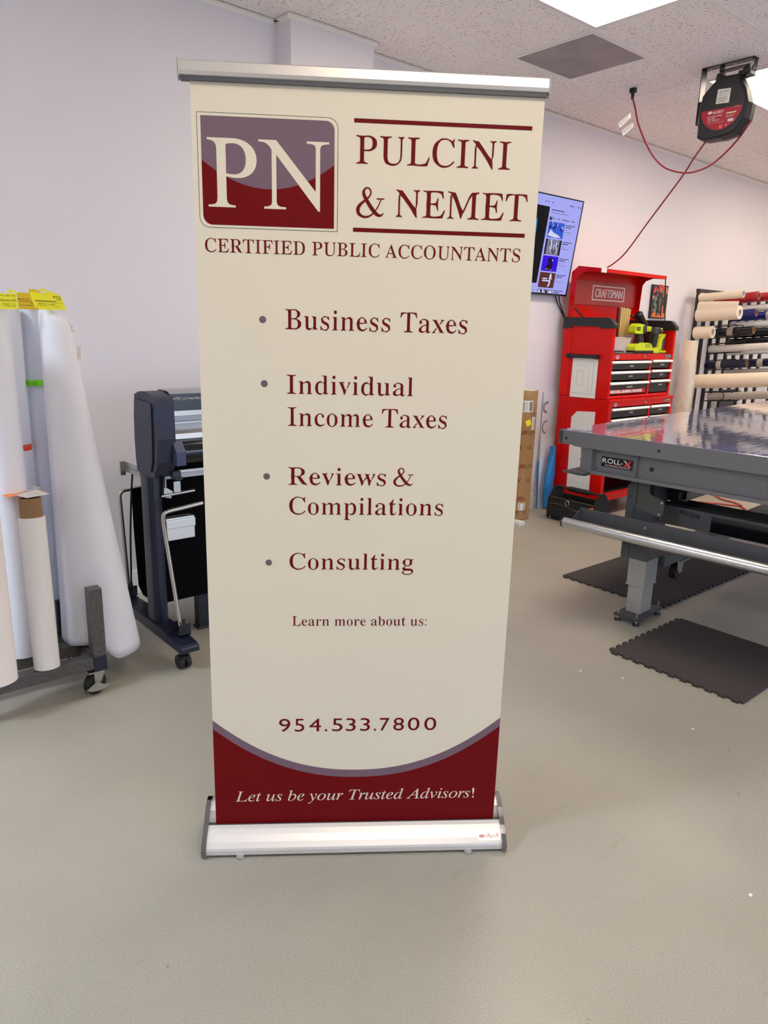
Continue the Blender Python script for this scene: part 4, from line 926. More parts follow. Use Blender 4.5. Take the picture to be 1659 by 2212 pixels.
# lid
m = MB(); lx0, lx1 = 5.215, 6.205
P = [(3.815, 1.60), (3.805, 1.985), (3.745, 2.030), (3.530, 2.004), (3.530, 1.976), (3.534, 1.976), (3.534, 2.000), (3.744, 2.025), (3.800, 1.983), (3.810, 1.60)]
m.prism(P, (lx0, 0, 0), (0, 1, 0), (0, 0, 1), lx1-lx0)
Q = [(3.815, 1.60), (3.805, 1.985), (3.745, 2.030), (3.530, 2.004), (3.530, 1.976), (3.66, 1.985), (3.725, 1.965), (3.755, 1.93), (3.77, 1.60)]
m.prism(Q, (lx0-.003, 0, 0), (0, 1, 0), (0, 0, 1), .004); m.prism(Q, (lx1-.001, 0, 0), (0, 1, 0), (0, 0, 1), .004)
ld = m.build('lid', REDP, t, True)
m = MB(); m.box(5.235, 6.18, 3.797, 3.806, 1.735, 1.93, .002)
yy = 3.7965; X_, Z_ = (1, 0, 0), (0, 0, 1)
for a, b, c, d in ((5.505, 5.998, 1.775, 1.786), (5.505, 5.998, 1.888, 1.899), (5.505, 5.520, 1.786, 1.888), (5.983, 5.998, 1.786, 1.888)): m.rect(a, b, c, d, (0, yy, 0), X_, Z_, 1)
text(m, 'CRAFTSMAN', 5.55, 5.96, 1.803, .068, (0, yy-.0004, 0), X_, Z_, 'sans', 0, 1)
for q, k in enumerate((-.0035, .0035)): text(m, 'CRAFTSMAN', 5.55+k, 5.96+k, 1.803, .068, (0, yy-.0006-.0001*q, 0), X_, Z_, 'sans', 0, 1)
m.build('sign_panel', [mat('sign_red', (190, 44, 40), .3, noise=(3, .03), coat=.3), mat('sign_white', (236, 214, 210), .4, noise=(9, .02))], ld, True)
m = MB(); m.box(5.213, 5.283, 3.5255, 3.5298, 1.972, 2.010, .001); m.build('paper_tab', WHITEP, ld, True)
m = MB(); m.tube(smooth_path([(6.196, 3.535, 1.995), (6.200, 3.528, 1.90), (6.192, 3.51, 1.78), (6.175, 3.48, 1.62)]), .005, 8); m.tube([(5.225, 3.76, 1.70), (5.235, 3.68, 1.63)], .007, 8); m.build('gas_strut', BLKP, ld, True)

# ---- things lying in the tray
def bin_(x0, x1, y0, y1, z1, label):
    m = MB(); zf = 1.351; tp = .012
    def ring(z, e): return [(x0-e, y0-e, z), (x1+e, y0-e, z), (x1+e, y1+e, z), (x0-e, y1+e, z)]
    vs = ring(zf, -tp)+ring(z1, 0)+ring(z1, -.004)+ring(zf+.004, -tp-.004)
    fs = [[3, 2, 1, 0]]
    for a, b in ((0, 4), (4, 8), (8, 12)):
        for i in range(4): fs.append([a+i, a+(i+1) % 4, b+(i+1) % 4, b+i])
    fs.append([12, 13, 14, 15]); m.add(vs, fs)
    m.box(x0-.004, x1+.004, y0-.004, y0+.002, z1-.007, z1, .001); m.box(x0-.004, x1+.004, y1-.002, y1+.004, z1-.007, z1, .001); m.box(x0-.004, x0+.002, y0, y1, z1-.007, z1); m.box(x1-.002, x1+.004, y0, y1, z1-.007, z1)
    return tag(m.build('storage_bin', CLEARB, loc=((x0+x1)/2, (y0+y1)/2, zf)), label, 'bin', 'clear bins in the tool chest')
bin_(5.31, 5.50, 3.43, 3.56, 1.478, 'frosted clear bin at the front left of the open chest tray')
bin_(5.53, 5.65, 3.47, 3.58, 1.472, 'small frosted clear bin left of the green charger')
bin_(5.93, 6.09, 3.71, 3.795, 1.503, 'frosted clear bin at the back, behind the green drill')
m = MB(); zz = 1.352
xs = [5.648, 5.672, 5.698, 5.724, 5.748, 5.772]
for k, x in enumerate(xs):
    s = MB(); h = (1.715, 1.722, 1.72, 1.714, 1.718, 1.71)[k]; dx = (-.014, .0, .006, .012, .018, .026)[k]
    s.add([(x-.011, 3.60, zz), (x+.011, 3.60, zz), (x+.011, 3.616, zz), (x-.011, 3.616, zz), (x+dx-.013, 3.60, h), (x+dx+.013, 3.60, h), (x+dx+.013, 3.616, h), (x+dx-.013, 3.616, h)], [[3, 2, 1, 0], [4, 5, 6, 7], [0, 1, 5, 4], [1, 2, 6, 5], [2, 3, 7, 6], [3, 0, 4, 7]])
    tag(s.build('gold_strip', GOLDK if k else mat('dark_red_strip', (96, 20, 16), .3, noise=(10, .1)), loc=(x, 3.608, zz)),
        ('dark red upright strip left of the gold strips', 'gold upright strip, leftmost of the gold bundle', 'gold upright strip, second from left in the bundle', 'gold upright strip in the middle of the bundle', 'gold upright strip, second from right in the bundle', 'gold upright strip, rightmost of the bundle')[k], 'strip', 'upright strips in the tool chest')
# charger
t = thing('battery_charger', 'lime green battery charger with black base at the chest tray front', 'charger', (5.75, 3.44, 1.351))
m = MB(); m.box(5.605, 5.90, 3.395, 3.48, 1.351, 1.372, .004); m.build('base', BLKP, t, True)
m = MB(); m.prism([(5.607, 1.371), (5.893, 1.371), (5.893, 1.385), (5.85, 1.43), (5.79, 1.436), (5.775, 1.428), (5.63, 1.425), (5.61, 1.40)], (0, 3.475, 0), (1, 0, 0), (0, 0, 1), .075)
m.rect(5.765, 5.84, 1.398, 1.425, (0, 3.3995, 0), (1, 0, 0), (0, 0, 1), 1); m.rect(5.769, 5.836, 1.402, 1.421, (0, 3.399, 0), (1, 0, 0), (0, 0, 1), 0); text(m, 'RYOBI', 5.774, 5.831, 1.406, .011, (0, 3.3985, 0), (1, 0, 0), (0, 0, 1), 'sans', 0, 1)
m.build('case', [RYOB, BLKP], t, True)
# drill
t = thing('power_drill', 'lime green and black power drill standing above the charger', 'drill', (5.78, 3.52, 1.44))
m = MB(); m.prism(rrect(5.655, 5.80, 1.508, 1.583, .02)[:14]+[(5.80, 1.583), (5.72, 1.592), (5.69, 1.588), (5.662, 1.57)], (0, 3.55, 0), (1, 0, 0), (0, 0, 1), .065)
m.box(5.80, 5.93, 3.49, 3.545, 1.525, 1.572, .012)
m.rect(5.672, 5.735, 1.533, 1.563, (0, 3.4845, 0), (1, 0, 0), (0, 0, 1), 1); text(m, 'RYOBI', 5.678, 5.73, 1.541, .013, (0, 3.484, 0), (1, 0, 0), (0, 0, 1), 'sans', 0, 0); [setattr(m, 'v', [(p[0]+.065, p[1], p[2]) for p in m.v])]; m.build('housing', [RYOB, BLKP], t, True)
m = MB(); m.box(5.775, 5.84, 3.482, 3.553, 1.512, 1.58, .012); [setattr(m, 'v', [(p[0]+.065, p[1], p[2]) for p in m.v])]; m.build('gearbox', DGRAY, t, True)
m = MB(); m.cyl((5.93, 3.515, 1.535), (5.965, 3.515, 1.53), .024, .018); [setattr(m, 'v', [(p[0]+.065, p[1], p[2]) for p in m.v])]; m.build('chuck', DGRAY, t, True)
m = MB(); m.prism([(5.735, 1.515), (5.80, 1.515), (5.83, 1.44), (5.84, 1.37), (5.765, 1.37), (5.755, 1.44)], (0, 3.54, 0), (1, 0, 0), (0, 0, 1), .045); [setattr(m, 'v', [(p[0]+.065, p[1], p[2]) for p in m.v])]; m.build('handle', DGRAY, t, True)
m = MB(); m.box(5.735, 5.87, 3.487, 3.57, 1.351, 1.385, .006); [setattr(m, 'v', [(p[0]+.065, p[1], p[2]) for p in m.v])]; m.build('battery', RYOB, t, True)
# black tube tool behind
t = thing('heat_gun', 'black cylindrical tool nozzle leaning up behind the green drill', 'tool', (6.08, 3.59, 1.351))
m = MB(); m.cyl((5.945, 3.605, 1.675), (6.07, 3.585, 1.54), .034, .030); m.cyl((5.945, 3.605, 1.675), (5.936, 3.606, 1.685), .034, .02); m.build('barrel', BLKP, t, True)
m = MB(); m.prism([(6.04, 1.57), (6.10, 1.57), (6.115, 1.36), (6.05, 1.352)], (0, 3.605, 0), (1, 0, 0), (0, 0, 1), .035); m.build('grip', BLKP, t, True)
m = MB(); m.tube([(5.965, 3.62, 1.63), (5.875, 3.64, 1.66)], .010, 8); m.build('tip', BLKP, t, True)
# second driver
t = thing('impact_driver', 'black handled driver with lime green foot, right of the charger', 'driver', (5.97, 3.43, 1.351))
m = MB(); m.cyl((5.955, 3.415, 1.545), (6.005, 3.41, 1.53), .026, .022); m.box(5.90, 5.965, 3.40, 3.445, 1.51, 1.565, .01); m.build('head', [DGRAY], t, True)
m = MB(); m.box(5.972, 5.998, 3.392, 3.408, 1.535, 1.56, .004); m.prism([(5.955, 1.49), (5.985, 1.50), (5.99, 1.44), (5.968, 1.40), (5.948, 1.43)], (0, 3.45, 0), (1, 0, 0), (0, 0, 1), .03); m.build('trim', RYOB, t, True)
m = MB(); m.prism([(5.905, 1.515), (5.965, 1.52), (5.955, 1.43), (5.935, 1.38), (5.885, 1.38), (5.89, 1.44)], (0, 3.45, 0), (1, 0, 0), (0, 0, 1), .045); m.build('handle', BLKP, t, True)
m = MB(); m.prism([(5.885, 1.375), (5.905, 1.395), (5.94, 1.398), (5.975, 1.375), (5.975, 1.351), (5.895, 1.351)], (0, 3.46, 0), (1, 0, 0), (0, 0, 1), .065); m.build('foot', RYOB, t, True)
# sander
t = thing('palm_sander', 'lime green and black sander, rightmost tool in the chest tray', 'sander', (6.08, 3.45, 1.351))
m = MB(); m.prism([(5.995, 1.375), (6.005, 1.44), (6.03, 1.49), (6.07, 1.512), (6.11, 1.512), (6.10, 1.49), (6.065, 1.46), (6.06, 1.375)], (0, 3.48, 0), (1, 0, 0), (0, 0, 1), .06); m.build('body', RYOB, t, True)
m = MB(); m.cyl((6.105, 3.45, 1.375), (6.105, 3.45, 1.49), .026, .028); m.lathe([(.028, 0), (.02, .016), (0, .02)], (6.105, 3.45, 1.49)); m.build('grip', DGRAY, t, True)
m = MB(); m.box(5.99, 6.135, 3.415, 3.485, 1.351, 1.372, .006); m.build('pad', RYOB, t, True)
m = MB(); m.box(5.33, 5.68, 3.40, 3.425, 1.351, 1.354); tag(m.build('steel_ruler', STEEL, loc=(5.5, 3.41, 1.351)), 'flat steel ruler along the front edge of the chest tray', 'ruler')
t = thing('pliers', 'black pliers lying in front of the frosted bins', 'pliers', (5.36, 3.41, 1.354))
m = MB(); m.tube([(5.30, 3.408, 1.364), (5.38, 3.404, 1.366), (5.45, 3.412, 1.364)], .007, 8); m.tube([(5.30, 3.42, 1.364), (5.38, 3.418, 1.366), (5.45, 3.408, 1.364)], .007, 8); m.build('grip', BLKP, t, True)
m = MB(); m.cyl((5.285, 3.414, 1.356), (5.285, 3.414, 1.374), .012, seg=14); m.build('jaw', STEEL, t, True)
t = thing('utility_knife', 'small yellow knife lying on the back edge of the chest', 'knife', (5.50, 3.815, 1.601))
m = MB(); m.box(5.46, 5.51, 3.80, 3.816, 1.601, 1.616, .003); m.build('grip', mat('amber_plastic', (240, 176, 20), .4, noise=(20, .05)), t, True)
m = MB(); m.box(5.51, 5.575, 3.805, 3.811, 1.604, 1.612, .001); m.build('blade', STEEL, t, True)
t = thing('screwdriver', 'orange and black screwdriver standing left of the strips', 'screwdriver', (5.60, 3.66, 1.351))
m = MB(); m.cyl((5.60, 3.66, 1.54), (5.598, 3.66, 1.63), .012, .015, seg=14); m.build('handle', mat('orange_black', (214, 92, 34), .4, noise=(90, .5)), t, True)
m = MB(); m.cyl((5.60, 3.66, 1.351), (5.60, 3.66, 1.545), .004, seg=8); m.build('shaft', STEEL, t, True)

# ================================================================== things on the floor by the chest
t = thing('tool_bag', 'open black fabric tool bag with padded handle, on the floor beside the chest', 'tool bag', (4.97, 3.38, 0))
m = MB()
def loop(z, e): return [(4.866-e, 3.155-e, z), (5.075+e, 3.155-e, z), (5.075+e, 3.600+e, z), (4.866-e, 3.600+e, z)]
vs = loop(.004, -.004)+loop(.03, .004)+loop(.19, 0)+loop(.19, -.012)+loop(.03, -.012)
fs = [[3, 2, 1, 0]]
for a in (0, 4, 8, 12):
    for i in range(4): fs.append([a+i, a+(i+1) % 4, a+4+(i+1) % 4, a+4+i])
fs.append([16, 17, 18, 19]); m.add(vs, fs)
for y in (3.158, 3.586): m.prism([(4.868, .18), (5.073, .18), (5.03, .25), (5.0, .272), (4.95, .272), (4.92, .25)], (0, y+.012, 0), (1, 0, 0), (0, 0, 1), .012)
m.build('body', BAGF, t, True)
m = MB(); m.box(4.857, 4.868, 3.17, 3.585, .03, .125, .004); m.box(4.855, 4.862, 3.18, 3.34, .035, .115, .003); m.box(4.855, 4.862, 3.36, 3.58, .035, .11, .003); m.build('side_pocket', BAGF, t, True)
m = MB()
for z, q in ((.193, 0), (.128, .012)): m.tube([(4.858, y, z-q*math.sin((y-3.16)*14)) for y in [3.16+.02*k for k in range(22)]], .003, 6)
m.build('piping', OLIVE, t, True)
m = MB(); m.tube([(4.975, 3.17, .258), (4.975, 3.59, .258)], .009, 10); m.build('handle_bar', BLKP, t, True)
m = MB(); m.tube([(4.975, 3.27, .258), (4.975, 3.30, .258), (4.975, 3.46, .258), (4.975, 3.49, .258)], [.016, .021, .021, .016], 14); m.build('grip', RUBB, t, True)
m = MB(); m.lathe([(.018, -.004), (.022, 0), (.018, .004)], (4.852, 3.40, .165), (1, 0, 0), 20); m.cyl((4.860, 3.56, .02), (4.856, 3.56, .02), .008, seg=12); m.cyl((4.858, 3.43, .012), (4.853, 3.43, .012), .009, seg=12)
m.build('ring', STEEL, t, True)
m = MB(); m.cyl((4.852, 3.20, .15), (4.858, 3.16, .17), .010, .006, seg=12); m.build('marker_tip', mat('neon_orange', (255, 96, 50), .4), t, True)
# cardboard tube
t = thing('cardboard_tube', 'tall brown cardboard shipping tube with labels, right beside the banner edge', 'cardboard tube', (4.665, 3.745, 0))
cx, cy, rr = 4.665, 3.745, .078
m = MB(); m.prism(rrect(cx-rr, cx+rr, cy-rr, cy+rr, .045, n=8), (0, 0, .004), (1, 0, 0), (0, 1, 0), 1.04, 0, True)
def wrapq(s, a0, z, h, w, mi, rot=0):
    V, Fs = glyphs(s, 'sans', 0); V = V/ (V[:, 1].max()) ; m.add([wrap(a0+v[0]*w, z+v[1]*h) for v in V], Fs, mi)
def wrap(a, z, k=.0008):
    """a metres along the front-left skin of the tube"""
    half = rr-.045; q = math.pi*.045/2
    if a < 0: a = 0
    segs = [(2*half, 'L'), (q, 'c'), (2*half, 'F'), (q, 'd')]
    if a <= 2*half: return (cx-rr-k, cy+half-a, z)
    a -= 2*half
    if a <= q: t_ = a/.045; return (cx-half-(.045+k)*math.cos(t_), cy-half-(.045+k)*math.sin(t_), z)
    a -= q
    if a <= 2*half: return (cx-half+a, cy-rr-k, z)
    a -= 2*half; t_ = min(a/.045, 1.57); return (cx+half+(.045+k)*math.sin(t_), cy-half-(.045+k)*math.cos(t_), z)
MK = mat('carton_print', (70, 50, 36), .7, noise=(60, .1)); MK2 = mat('carton_print_red', (186, 60, 44), .7, noise=(60, .1))
for z, s, a0 in ((.845, 'ULTRA', .15), (.705, 'TRAFLEX', .015), (.585, 'X   UL', .055), (.43, 'TRAFLEX', .015), (.315, 'EX   UL', .04), (.165, 'TRAFL', .015), (.05, 'EX   U', .04)):
    wrapq(s, a0, z, .033, .034, 1)
for z in (.705, .43, .165):
    V = [(.0, 0), (.008, 0), (.02, .026), (.032, 0), (.04, 0), (.024, .036), (.016, .036)]
    tr = [list(q) for q in tessellate_polygon([[Vector((*p, 0)) for p in V]])]
    m.add([wrap(.082+p[0], z+p[1], .0014) for p in V], tr, 2)
def patch(a0, a1, z0_, z1_, mi, k=.0012, n=6):
    vs = [wrap(a0+(a1-a0)*i/n, z, k) for i in range(n+1) for z in (z0_, z1_)]
    m.add(vs, [[2*i, 2*i+2, 2*i+3, 2*i+1] for i in range(n)], mi)
m.build('tube', [CARDB, MK, MK2], t, True)
m = MB(); patch(.05, .165, .885, .975, 0)
for k in range(14): patch(.125+.0024*k, .125+.0024*k+.0012, .893, .965, 1, .0016, 1)
for k in range(12): patch(.055, .085, .893+.006*k, .896+.006*k, 1, .0016, 2)
for k in range(6): patch(.09, .118, .90+.011*k, .903+.011*k, 2, .0016, 2)
m.build('shipping_label', [LABW, INK, GREYT], t, True, 'white shipping label with barcode')
m = MB(); patch(.165, .200, .74, .845, 0)
for k in range(15): patch(.18, .193, .75+.006*k, .753+.006*k, 1, .0016, 2)
m.build('barcode_label', [LABW, INK], t, True, 'narrow white barcode label')
m = MB(); patch(.09, .155, .085, .145, 0)
for k in range(7): patch(.098, .106, .09+.0075*k, .094+.0075*k, 1, .0016, 1); patch(.135, .144, .09+.0075*k, .094+.0075*k, 1, .0016, 1)
m.build('barcode_label', [LABW, INK], t, True, 'small white label near the bottom')
m = MB(); n_ = 8; ca, sa = math.cos(.35), math.sin(.35); vs = []
for q in range(n_+1):
    for w_ in range(n_+1):
        a_, b_ = (q/n_-.5)*.046, (w_/n_-.5)*.046; vs.append(wrap(.128+a_*ca-b_*sa, .800+a_*sa+b_*ca, .0016))
m.add(vs, [[q*(n_+1)+w_, (q+1)*(n_+1)+w_, (q+1)*(n_+1)+w_+1, q*(n_+1)+w_+1] for q in range(n_) for w_ in range(n_)]); m.build('sticker', YELT, t, True, 'yellow sticker')
m = MB(); m.prism(rrect(cx-rr-.0015, cx+rr+.0015, cy-rr-.0015, cy+rr+.0015, .046, n=8), (0, 0, 1.0), (1, 0, 0), (0, 1, 0), .052, 0, True); m.box(cx-.03, cx+.03, cy-rr-.003, cy+rr+.003, 1.051, 1.055, .001, 1); m.build('tape_end', [mat('tan_tape', (176, 140, 96), .25, noise=(40, .12)), LABW], t, True)
m = MB(); m.box(4.47, 4.535, 3.56, 3.65, 0, .028, .003); tag(m.build('foam_block', WHITEP, loc=(4.50, 3.6, 0)), 'small white block on the floor at the banner edge by the cardboard tube', 'block')
# boards leaning behind the chest
def lean_board(x0, x1, ybot, h, yt, m_, thick=.012): 
    b = MB(); d_ = Vector((0, yt-ybot, h)).normalized(); n = Vector((1, 0, 0)).cross(d_)
    b.prism([(0, 0), (x1-x0, 0), (x1-x0, h), (0, h)], (x0, ybot, 0), (1, 0, 0), d_, -thick); return b, d_
b, d_ = lean_board(5.066, 5.70, 3.875, 1.012, 3.879, FOAMW, .004)
o_ = Vector((5.066, 3.8705, 0)); 
b.flat([(.045+.05*math.cos(R(a)), .88+.05*math.sin(R(a))) for a in range(60, 300, 20)]+[(.045+.03*math.cos(R(a)), .88+.03*math.sin(R(a))) for a in range(280, 50, -20)], o_, (1, 0, 0), d_, 1)
b.flat([(.06+.06*math.cos(R(a)), .71+.06*math.sin(R(a))) for a in range(80, 280, 20)]+[(.06+.045*math.cos(R(a)), .71+.045*math.sin(R(a))) for a in range(270, 70, -20)], o_, (1, 0, 0), d_, 1)
tag(b.build('foam_board', [FOAMW, mat('print_grey_mauve', (150, 140, 150), .5, noise=(20, .1))], loc=(5.38, 3.86, 0)), 'tall white printed board leaning on the wall behind the tool chest', 'board')
b, d_ = lean_board(5.055, 5.68, 3.852, .623, 3.862, FOAMW, .006)
tag(b.build('foam_board', FOAMW, loc=(5.37, 3.83, 0)), 'lower white board leaning in front of the tall printed board', 'board')
b = MB(); b.prism([(0, 0), (.012, 0), (.012, .42), (0, .42)], (5.043, 3.846, 0), (1, 0, 0), (0, .05, 1), -.006); tag(b.build('blue_film', BLUEB, loc=(5.05, 3.84, 0)), 'narrow blue film edge at the left side of the leaning boards', 'film')
m = MB(); nr, ns = 14, 20; vs = []; rnd = random.Random(11)
for k in range(nr+1):
    f = k/nr; z = .02+.53*f; w = .075*(math.sin(math.pi*min(.92, f*.8+.18))**.7)
    for i in range(ns):
        a = 2*math.pi*i/ns; j = 1+.22*(rnd.random()-.5)
        vs.append((5.118+w*.75*j*math.cos(a)+(.03*f), 3.80+.028*j*math.sin(a), z))
m.add(vs, [[k*ns+i, k*ns+(i+1) % ns, (k+1)*ns+(i+1) % ns, (k+1)*ns+i] for k in range(nr) for i in range(ns)], 0, True); m.add(vs[:ns], [list(range(ns))[::-1]]); m.add(vs[-ns:], [list(range(ns))])
tag(m.build('plastic_bag', BLUEB, loc=(5.17, 3.785, 0)), 'crumpled blue plastic bag squeezed between boards and tool chest', 'bag')
# wrapped roll and board, right of the chest
t = thing('vinyl_roll', 'upright cream roll with crinkled clear plastic wrap, between tool chest and rack', 'roll', (7.10, 3.70, 0))
m = MB(); m.cyl((7.10, 3.70, .01), (7.10, 3.70, 1.457), .071, seg=40, inner=.04); m.build('sheet', CREAMV, t, True)
m = MB(); nr, ns = 46, 40; vs = []; rnd = random.Random(4)
for k in range(nr+1):
    f = k/nr; z = .02+1.25*f; base_r = .078+.030*(1-f)**1.2
    for i in range(ns):
        a = 2*math.pi*i/ns; amp = .024*(1-f)**.5+.004
        r = base_r+amp*(rnd.random()-.5)+.006*math.sin(5*a+k*1.3)*(1-f)
        vs.append((7.10+r*math.cos(a), 3.70+r*math.sin(a), z+.008*(rnd.random()-.5)))
m.add(vs, [[k*ns+i, k*ns+(i+1) % ns, (k+1)*ns+(i+1) % ns, (k+1)*ns+i] for k in range(nr) for i in range(ns)], 0, True); m.build('plastic_wrap', WRAP, t, True)
b, d_ = lean_board(6.60, 6.875, 3.855, 1.29, 3.872, FOAMW); tag(b.build('foam_board', mat('cream_board', (240, 226, 208), .5, noise=(5, .02)), loc=(6.75, 3.86, 0)), 'narrow cream board standing behind the right side of the tool chest', 'board')

# ================================================================== roll rack
UPR = (7.304, 7.477, 7.669, 7.837, 8.06, 8.25, 8.45, 8.68, 8.9, 9.3)
t = thing('roll_rack', 'black metal rack holding vinyl rolls against the back wall, right edge', 'rack', (8.2, 3.79, 0))
for x in UPR: m = MB(); m.box(x-.017, x+.017, 3.775, 3.805, 0, 1.955, .002); m.build('upright', BLKP, t, True)
m = MB(); m.box(7.285, 9.32, 3.772, 3.808, 1.925, 1.958, .002); m.build('top_rail', BLKP, t, True)
m = MB(); m.box(8.02, 8.36, 3.765, 3.775, .88, .935); m.box(8.02, 8.36, 3.765, 3.775, .735, .84); m.build('back_plate', BLKP, t, True)
for (x, z, l, w, r_) in ((7.40, 1.53, .40, .055, .0048), (7.62, 1.37, .29, .045, .0048), (7.66, 1.37, .39, .050, .0048), (7.63, 1.53, .36, .055, .0048), (7.63, 1.20, .34, .05, .0048), (7.68, .875, .22, .045, .0048), (7.72, .875, .30, .045, .0048), (7.74, .875, .385, .05, .0048), (8.03, 1.27, .30, .04, .003), (8.03, 1.13, .3, .04, .003)):
    m = MB(); s = math.tan(R(6)); yb_, yn = 3.79, 3.79-l
    P = [(x, yb_, z+w), (x, yn+w, z+w+s*(l-w))]+[(x, yn+w-w*math.sin(R(a)), z+s*l+w*math.cos(R(a))) for a in range(20, 180, 20)]+[(x, yn+w, z-w+s*(l-w)), (x, yb_, z-w)]
    m.tube(P, r_, 8); m.build('peg_loop', BLKP, t, True)
def rack_roll(x, z, l, r, m_, label, tilt=5.5, core=.030, yfar=3.762, band=None):
    tt = thing('vinyl_roll', label, 'roll', (x, yfar, z), 0, 'rolls on the wall rack')
    p0 = Vector((x, yfar, z)); d_ = Vector((0, -math.cos(R(tilt)), math.sin(R(tilt)))); p1 = p0+d_*l
    m = MB(); m.cyl(p0, p1, r, seg=36, inner=core+.004); m.build('film', m_, tt, True)
    m = MB(); m.cyl(p0, p1+d_*.004, core+.0038, seg=30, inner=core-.004); m.build('core', CORE if m_ in (REDV, BLUEV, NAVYV, BLACKV) else mat('white_core', (206, 200, 196), .6), tt, True)
    if band:
        m = MB(); m.cyl(p0+d_*band[0], p0+d_*band[1], r+.001, seg=36, caps=False); m.build('paper_band', band[2], tt, True)
    return tt
rack_roll(7.290, 1.872, .425, .037, CREAMV, 'thin cream roll on the top left peg of the rack', 4)
rack_roll(7.292, 1.702, .415, .065, CREAMV, 'fat cream roll below the thin cream one, with a loose flap', 4)
m = MB(); P = [(7.252, 1.71), (7.247, 1.76), (7.25, 1.80), (7.262, 1.828), (7.262, 1.835), (7.245, 1.805), (7.241, 1.76), (7.246, 1.71)]
m.prism([(a, b) for a, b in P], (0, 3.755, 0), (1, 0, 0), (0, 0, 1), .40); tag(m.build('vinyl_flap', CREAMV, loc=(7.25, 3.5, 1.77)), 'loose cream sheet hanging between the two cream rolls on the rack', 'sheet')
rack_roll(7.285, 1.530, .178, .060, CREAMV, 'short cream roll in front of the black roll, left column of the rack', 4)
rack_roll(7.290, 1.045, .86, .070, CREAMV, 'long fat cream roll low on the rack, reaching past the picture edge', 5.5)
rack_roll(7.63, 1.865, .42, .046, REDV, 'glossy red roll with open end, top row beside the cream rolls', 4.5)
rack_roll(7.635, 1.705, .42, .043, BLUEV, 'glossy royal blue roll with open end below the red roll', 4.5)
rack_roll(7.635, 1.532, .42, .045, BLACKV, 'glossy black roll with open end and grey tape band', 5, band=(.17, .23, GREYV))
rack_roll(7.63, 1.368, .74, .038, GREYV if False else mat('satin_white_vinyl', (226, 220, 212), .35, noise=(5, .02)), 'long white roll held by two wire loops in the middle of the rack', 5)
rack_roll(7.60, 1.202, .415, .043, NAVYV, 'glossy dark navy roll with open end, below the looped white roll', 6.5, band=(.12, .17, GREYV))
rack_roll(7.74, .872, .80, .040, GREYV, 'greyish roll held by three wire loops, lowest on the rack', 7)
for z, r, m_, lab, band in ((1.885, .046, REDV, 'second glossy red roll with a pink paper band, top row at the picture edge', (.40, .50, PINKP)), (1.78, .034, WHITEP, 'white roll under the red banded roll at the picture edge', None),
                      (1.698, .042, BLUEV, 'second royal blue roll with a grey band, at the picture edge', (.36, .42, GREYV)), (1.615, .036, WHITEP, 'white roll under the banded blue roll at the picture edge', None),
                      (1.53, .046, BLACKV, 'upper of two black rolls at the picture edge', None), (1.435, .042, BLACKV, 'lower of two black rolls at the picture edge', None),
                      (1.335, .030, WHITEP, 'white roll between the black and the navy rolls at the picture edge', None), (1.215, .042, NAVYV, 'second dark navy roll with a paper scrap, at the picture edge', (.34, .40, GREYV)), (1.125, .032, GREYV, 'thin grey-white roll just above the long fat cream roll', None)):
    rack_roll(8.035, z, .72, r, m_, lab, 4.5 if z > 1.5 else 5, min(.030, r-.012), band=band)

# ================================================================== roller applicator table, right
t = thing('applicator_table', 'large grey flatbed applicator table with glossy film-covered top, right edge', 'work table', (3.260, 2.377, 0), R(3.9))
LU, WV = 3.25, 1.75
UXE, UZE = (0, -1, 0), (0, 0, 1)
m = MB(); m.box(.004, LU-.004, -WV+.004, -.004, .984, 1.0005, .0015); m.build('glossy_top', TOPM, t)
m = MB()
E = [(0, .999), (0, .945), (.010, .930), (.020, .926), (.085, .926), (.100, .921), (.149, .920), (WV, .920), (WV, .999)]
m.prism(E, (.03, 0, 0), UXE, UZE, .03)
m.box(0, LU, -.03, 0, .926, .999, .002); m.box(0, LU, -WV, -WV+.03, .92, .999, .002); m.box(LU-.03, LU, -WV, 0, .92, .999, .002)
for v, z in ((.048, .958), (.567, .959), (1.30, .959)): m.cyl((.001, -v, z), (-.002, -v, z), .0075, seg=14, mat=1)
m.box(.03, LU-.03, -WV+.03, -.03, .95, .984)
m.build('frame', [GREYM, BLKP], t)
m = MB()
m.prism([(.136, .920), (.204, .920), (.204, .803), (.197, .795), (.175, .769), (.140, .767), (.134, .775), (.140, .80), (.140, .845), (.136, .855), (.140, .865)], (.055, 0, 0), UXE, UZE, .045)
m.box(.042, .060, -1.62, -.20, .800, .921); m.box(.010, .060, -1.62, -.20, .786, .803, .002); m.box(.02, .042, -.449, -.442, .80, .921)
m.cyl((.043, -.522, .856), (.040, -.522, .856), .012, seg=20, mat=1); 
for v, z in ((.222, .905), (.222, .815), (.430, .908)): m.cyl((.043, -v, z), (.041, -v, z), .004, seg=10, mat=1)
m.box(.06, LU-.1, -.24, -.20, .80, .92); m.box(.06, LU-.1, -1.62, -1.58, .80, .92)
m.build('end_beam', [GREYM, BLKP], t)
m = MB(); so = (.0410, 0, 0)
m.flat([(.245, .884), (.421, .884), (.421, .832), (.245, .832)][::-1], so, UXE, UZE, 0)
s1 = (.0404, 0, 0)
text(m, 'R', .251, .276, .852, .024, s1, UXE, UZE, 'sans', 0, 1); 
for k in range(3): m.flat([(.295+(.0175-.0012)*math.cos(R(12*i)), .864+.0125*math.sin(R(12*i))) for i in range(30)], (.0404-.0002*0, 0, 0), UXE, UZE, 1) if k == 0 else None
m.flat([(.295+.0115*math.cos(R(12*i)), .864+.0078*math.sin(R(12*i))) for i in range(30)], (.0400, 0, 0), UXE, UZE, 0)
text(m, 'LL-', .317, .366, .852, .024, s1, UXE, UZE, 'sans', 0, 1)
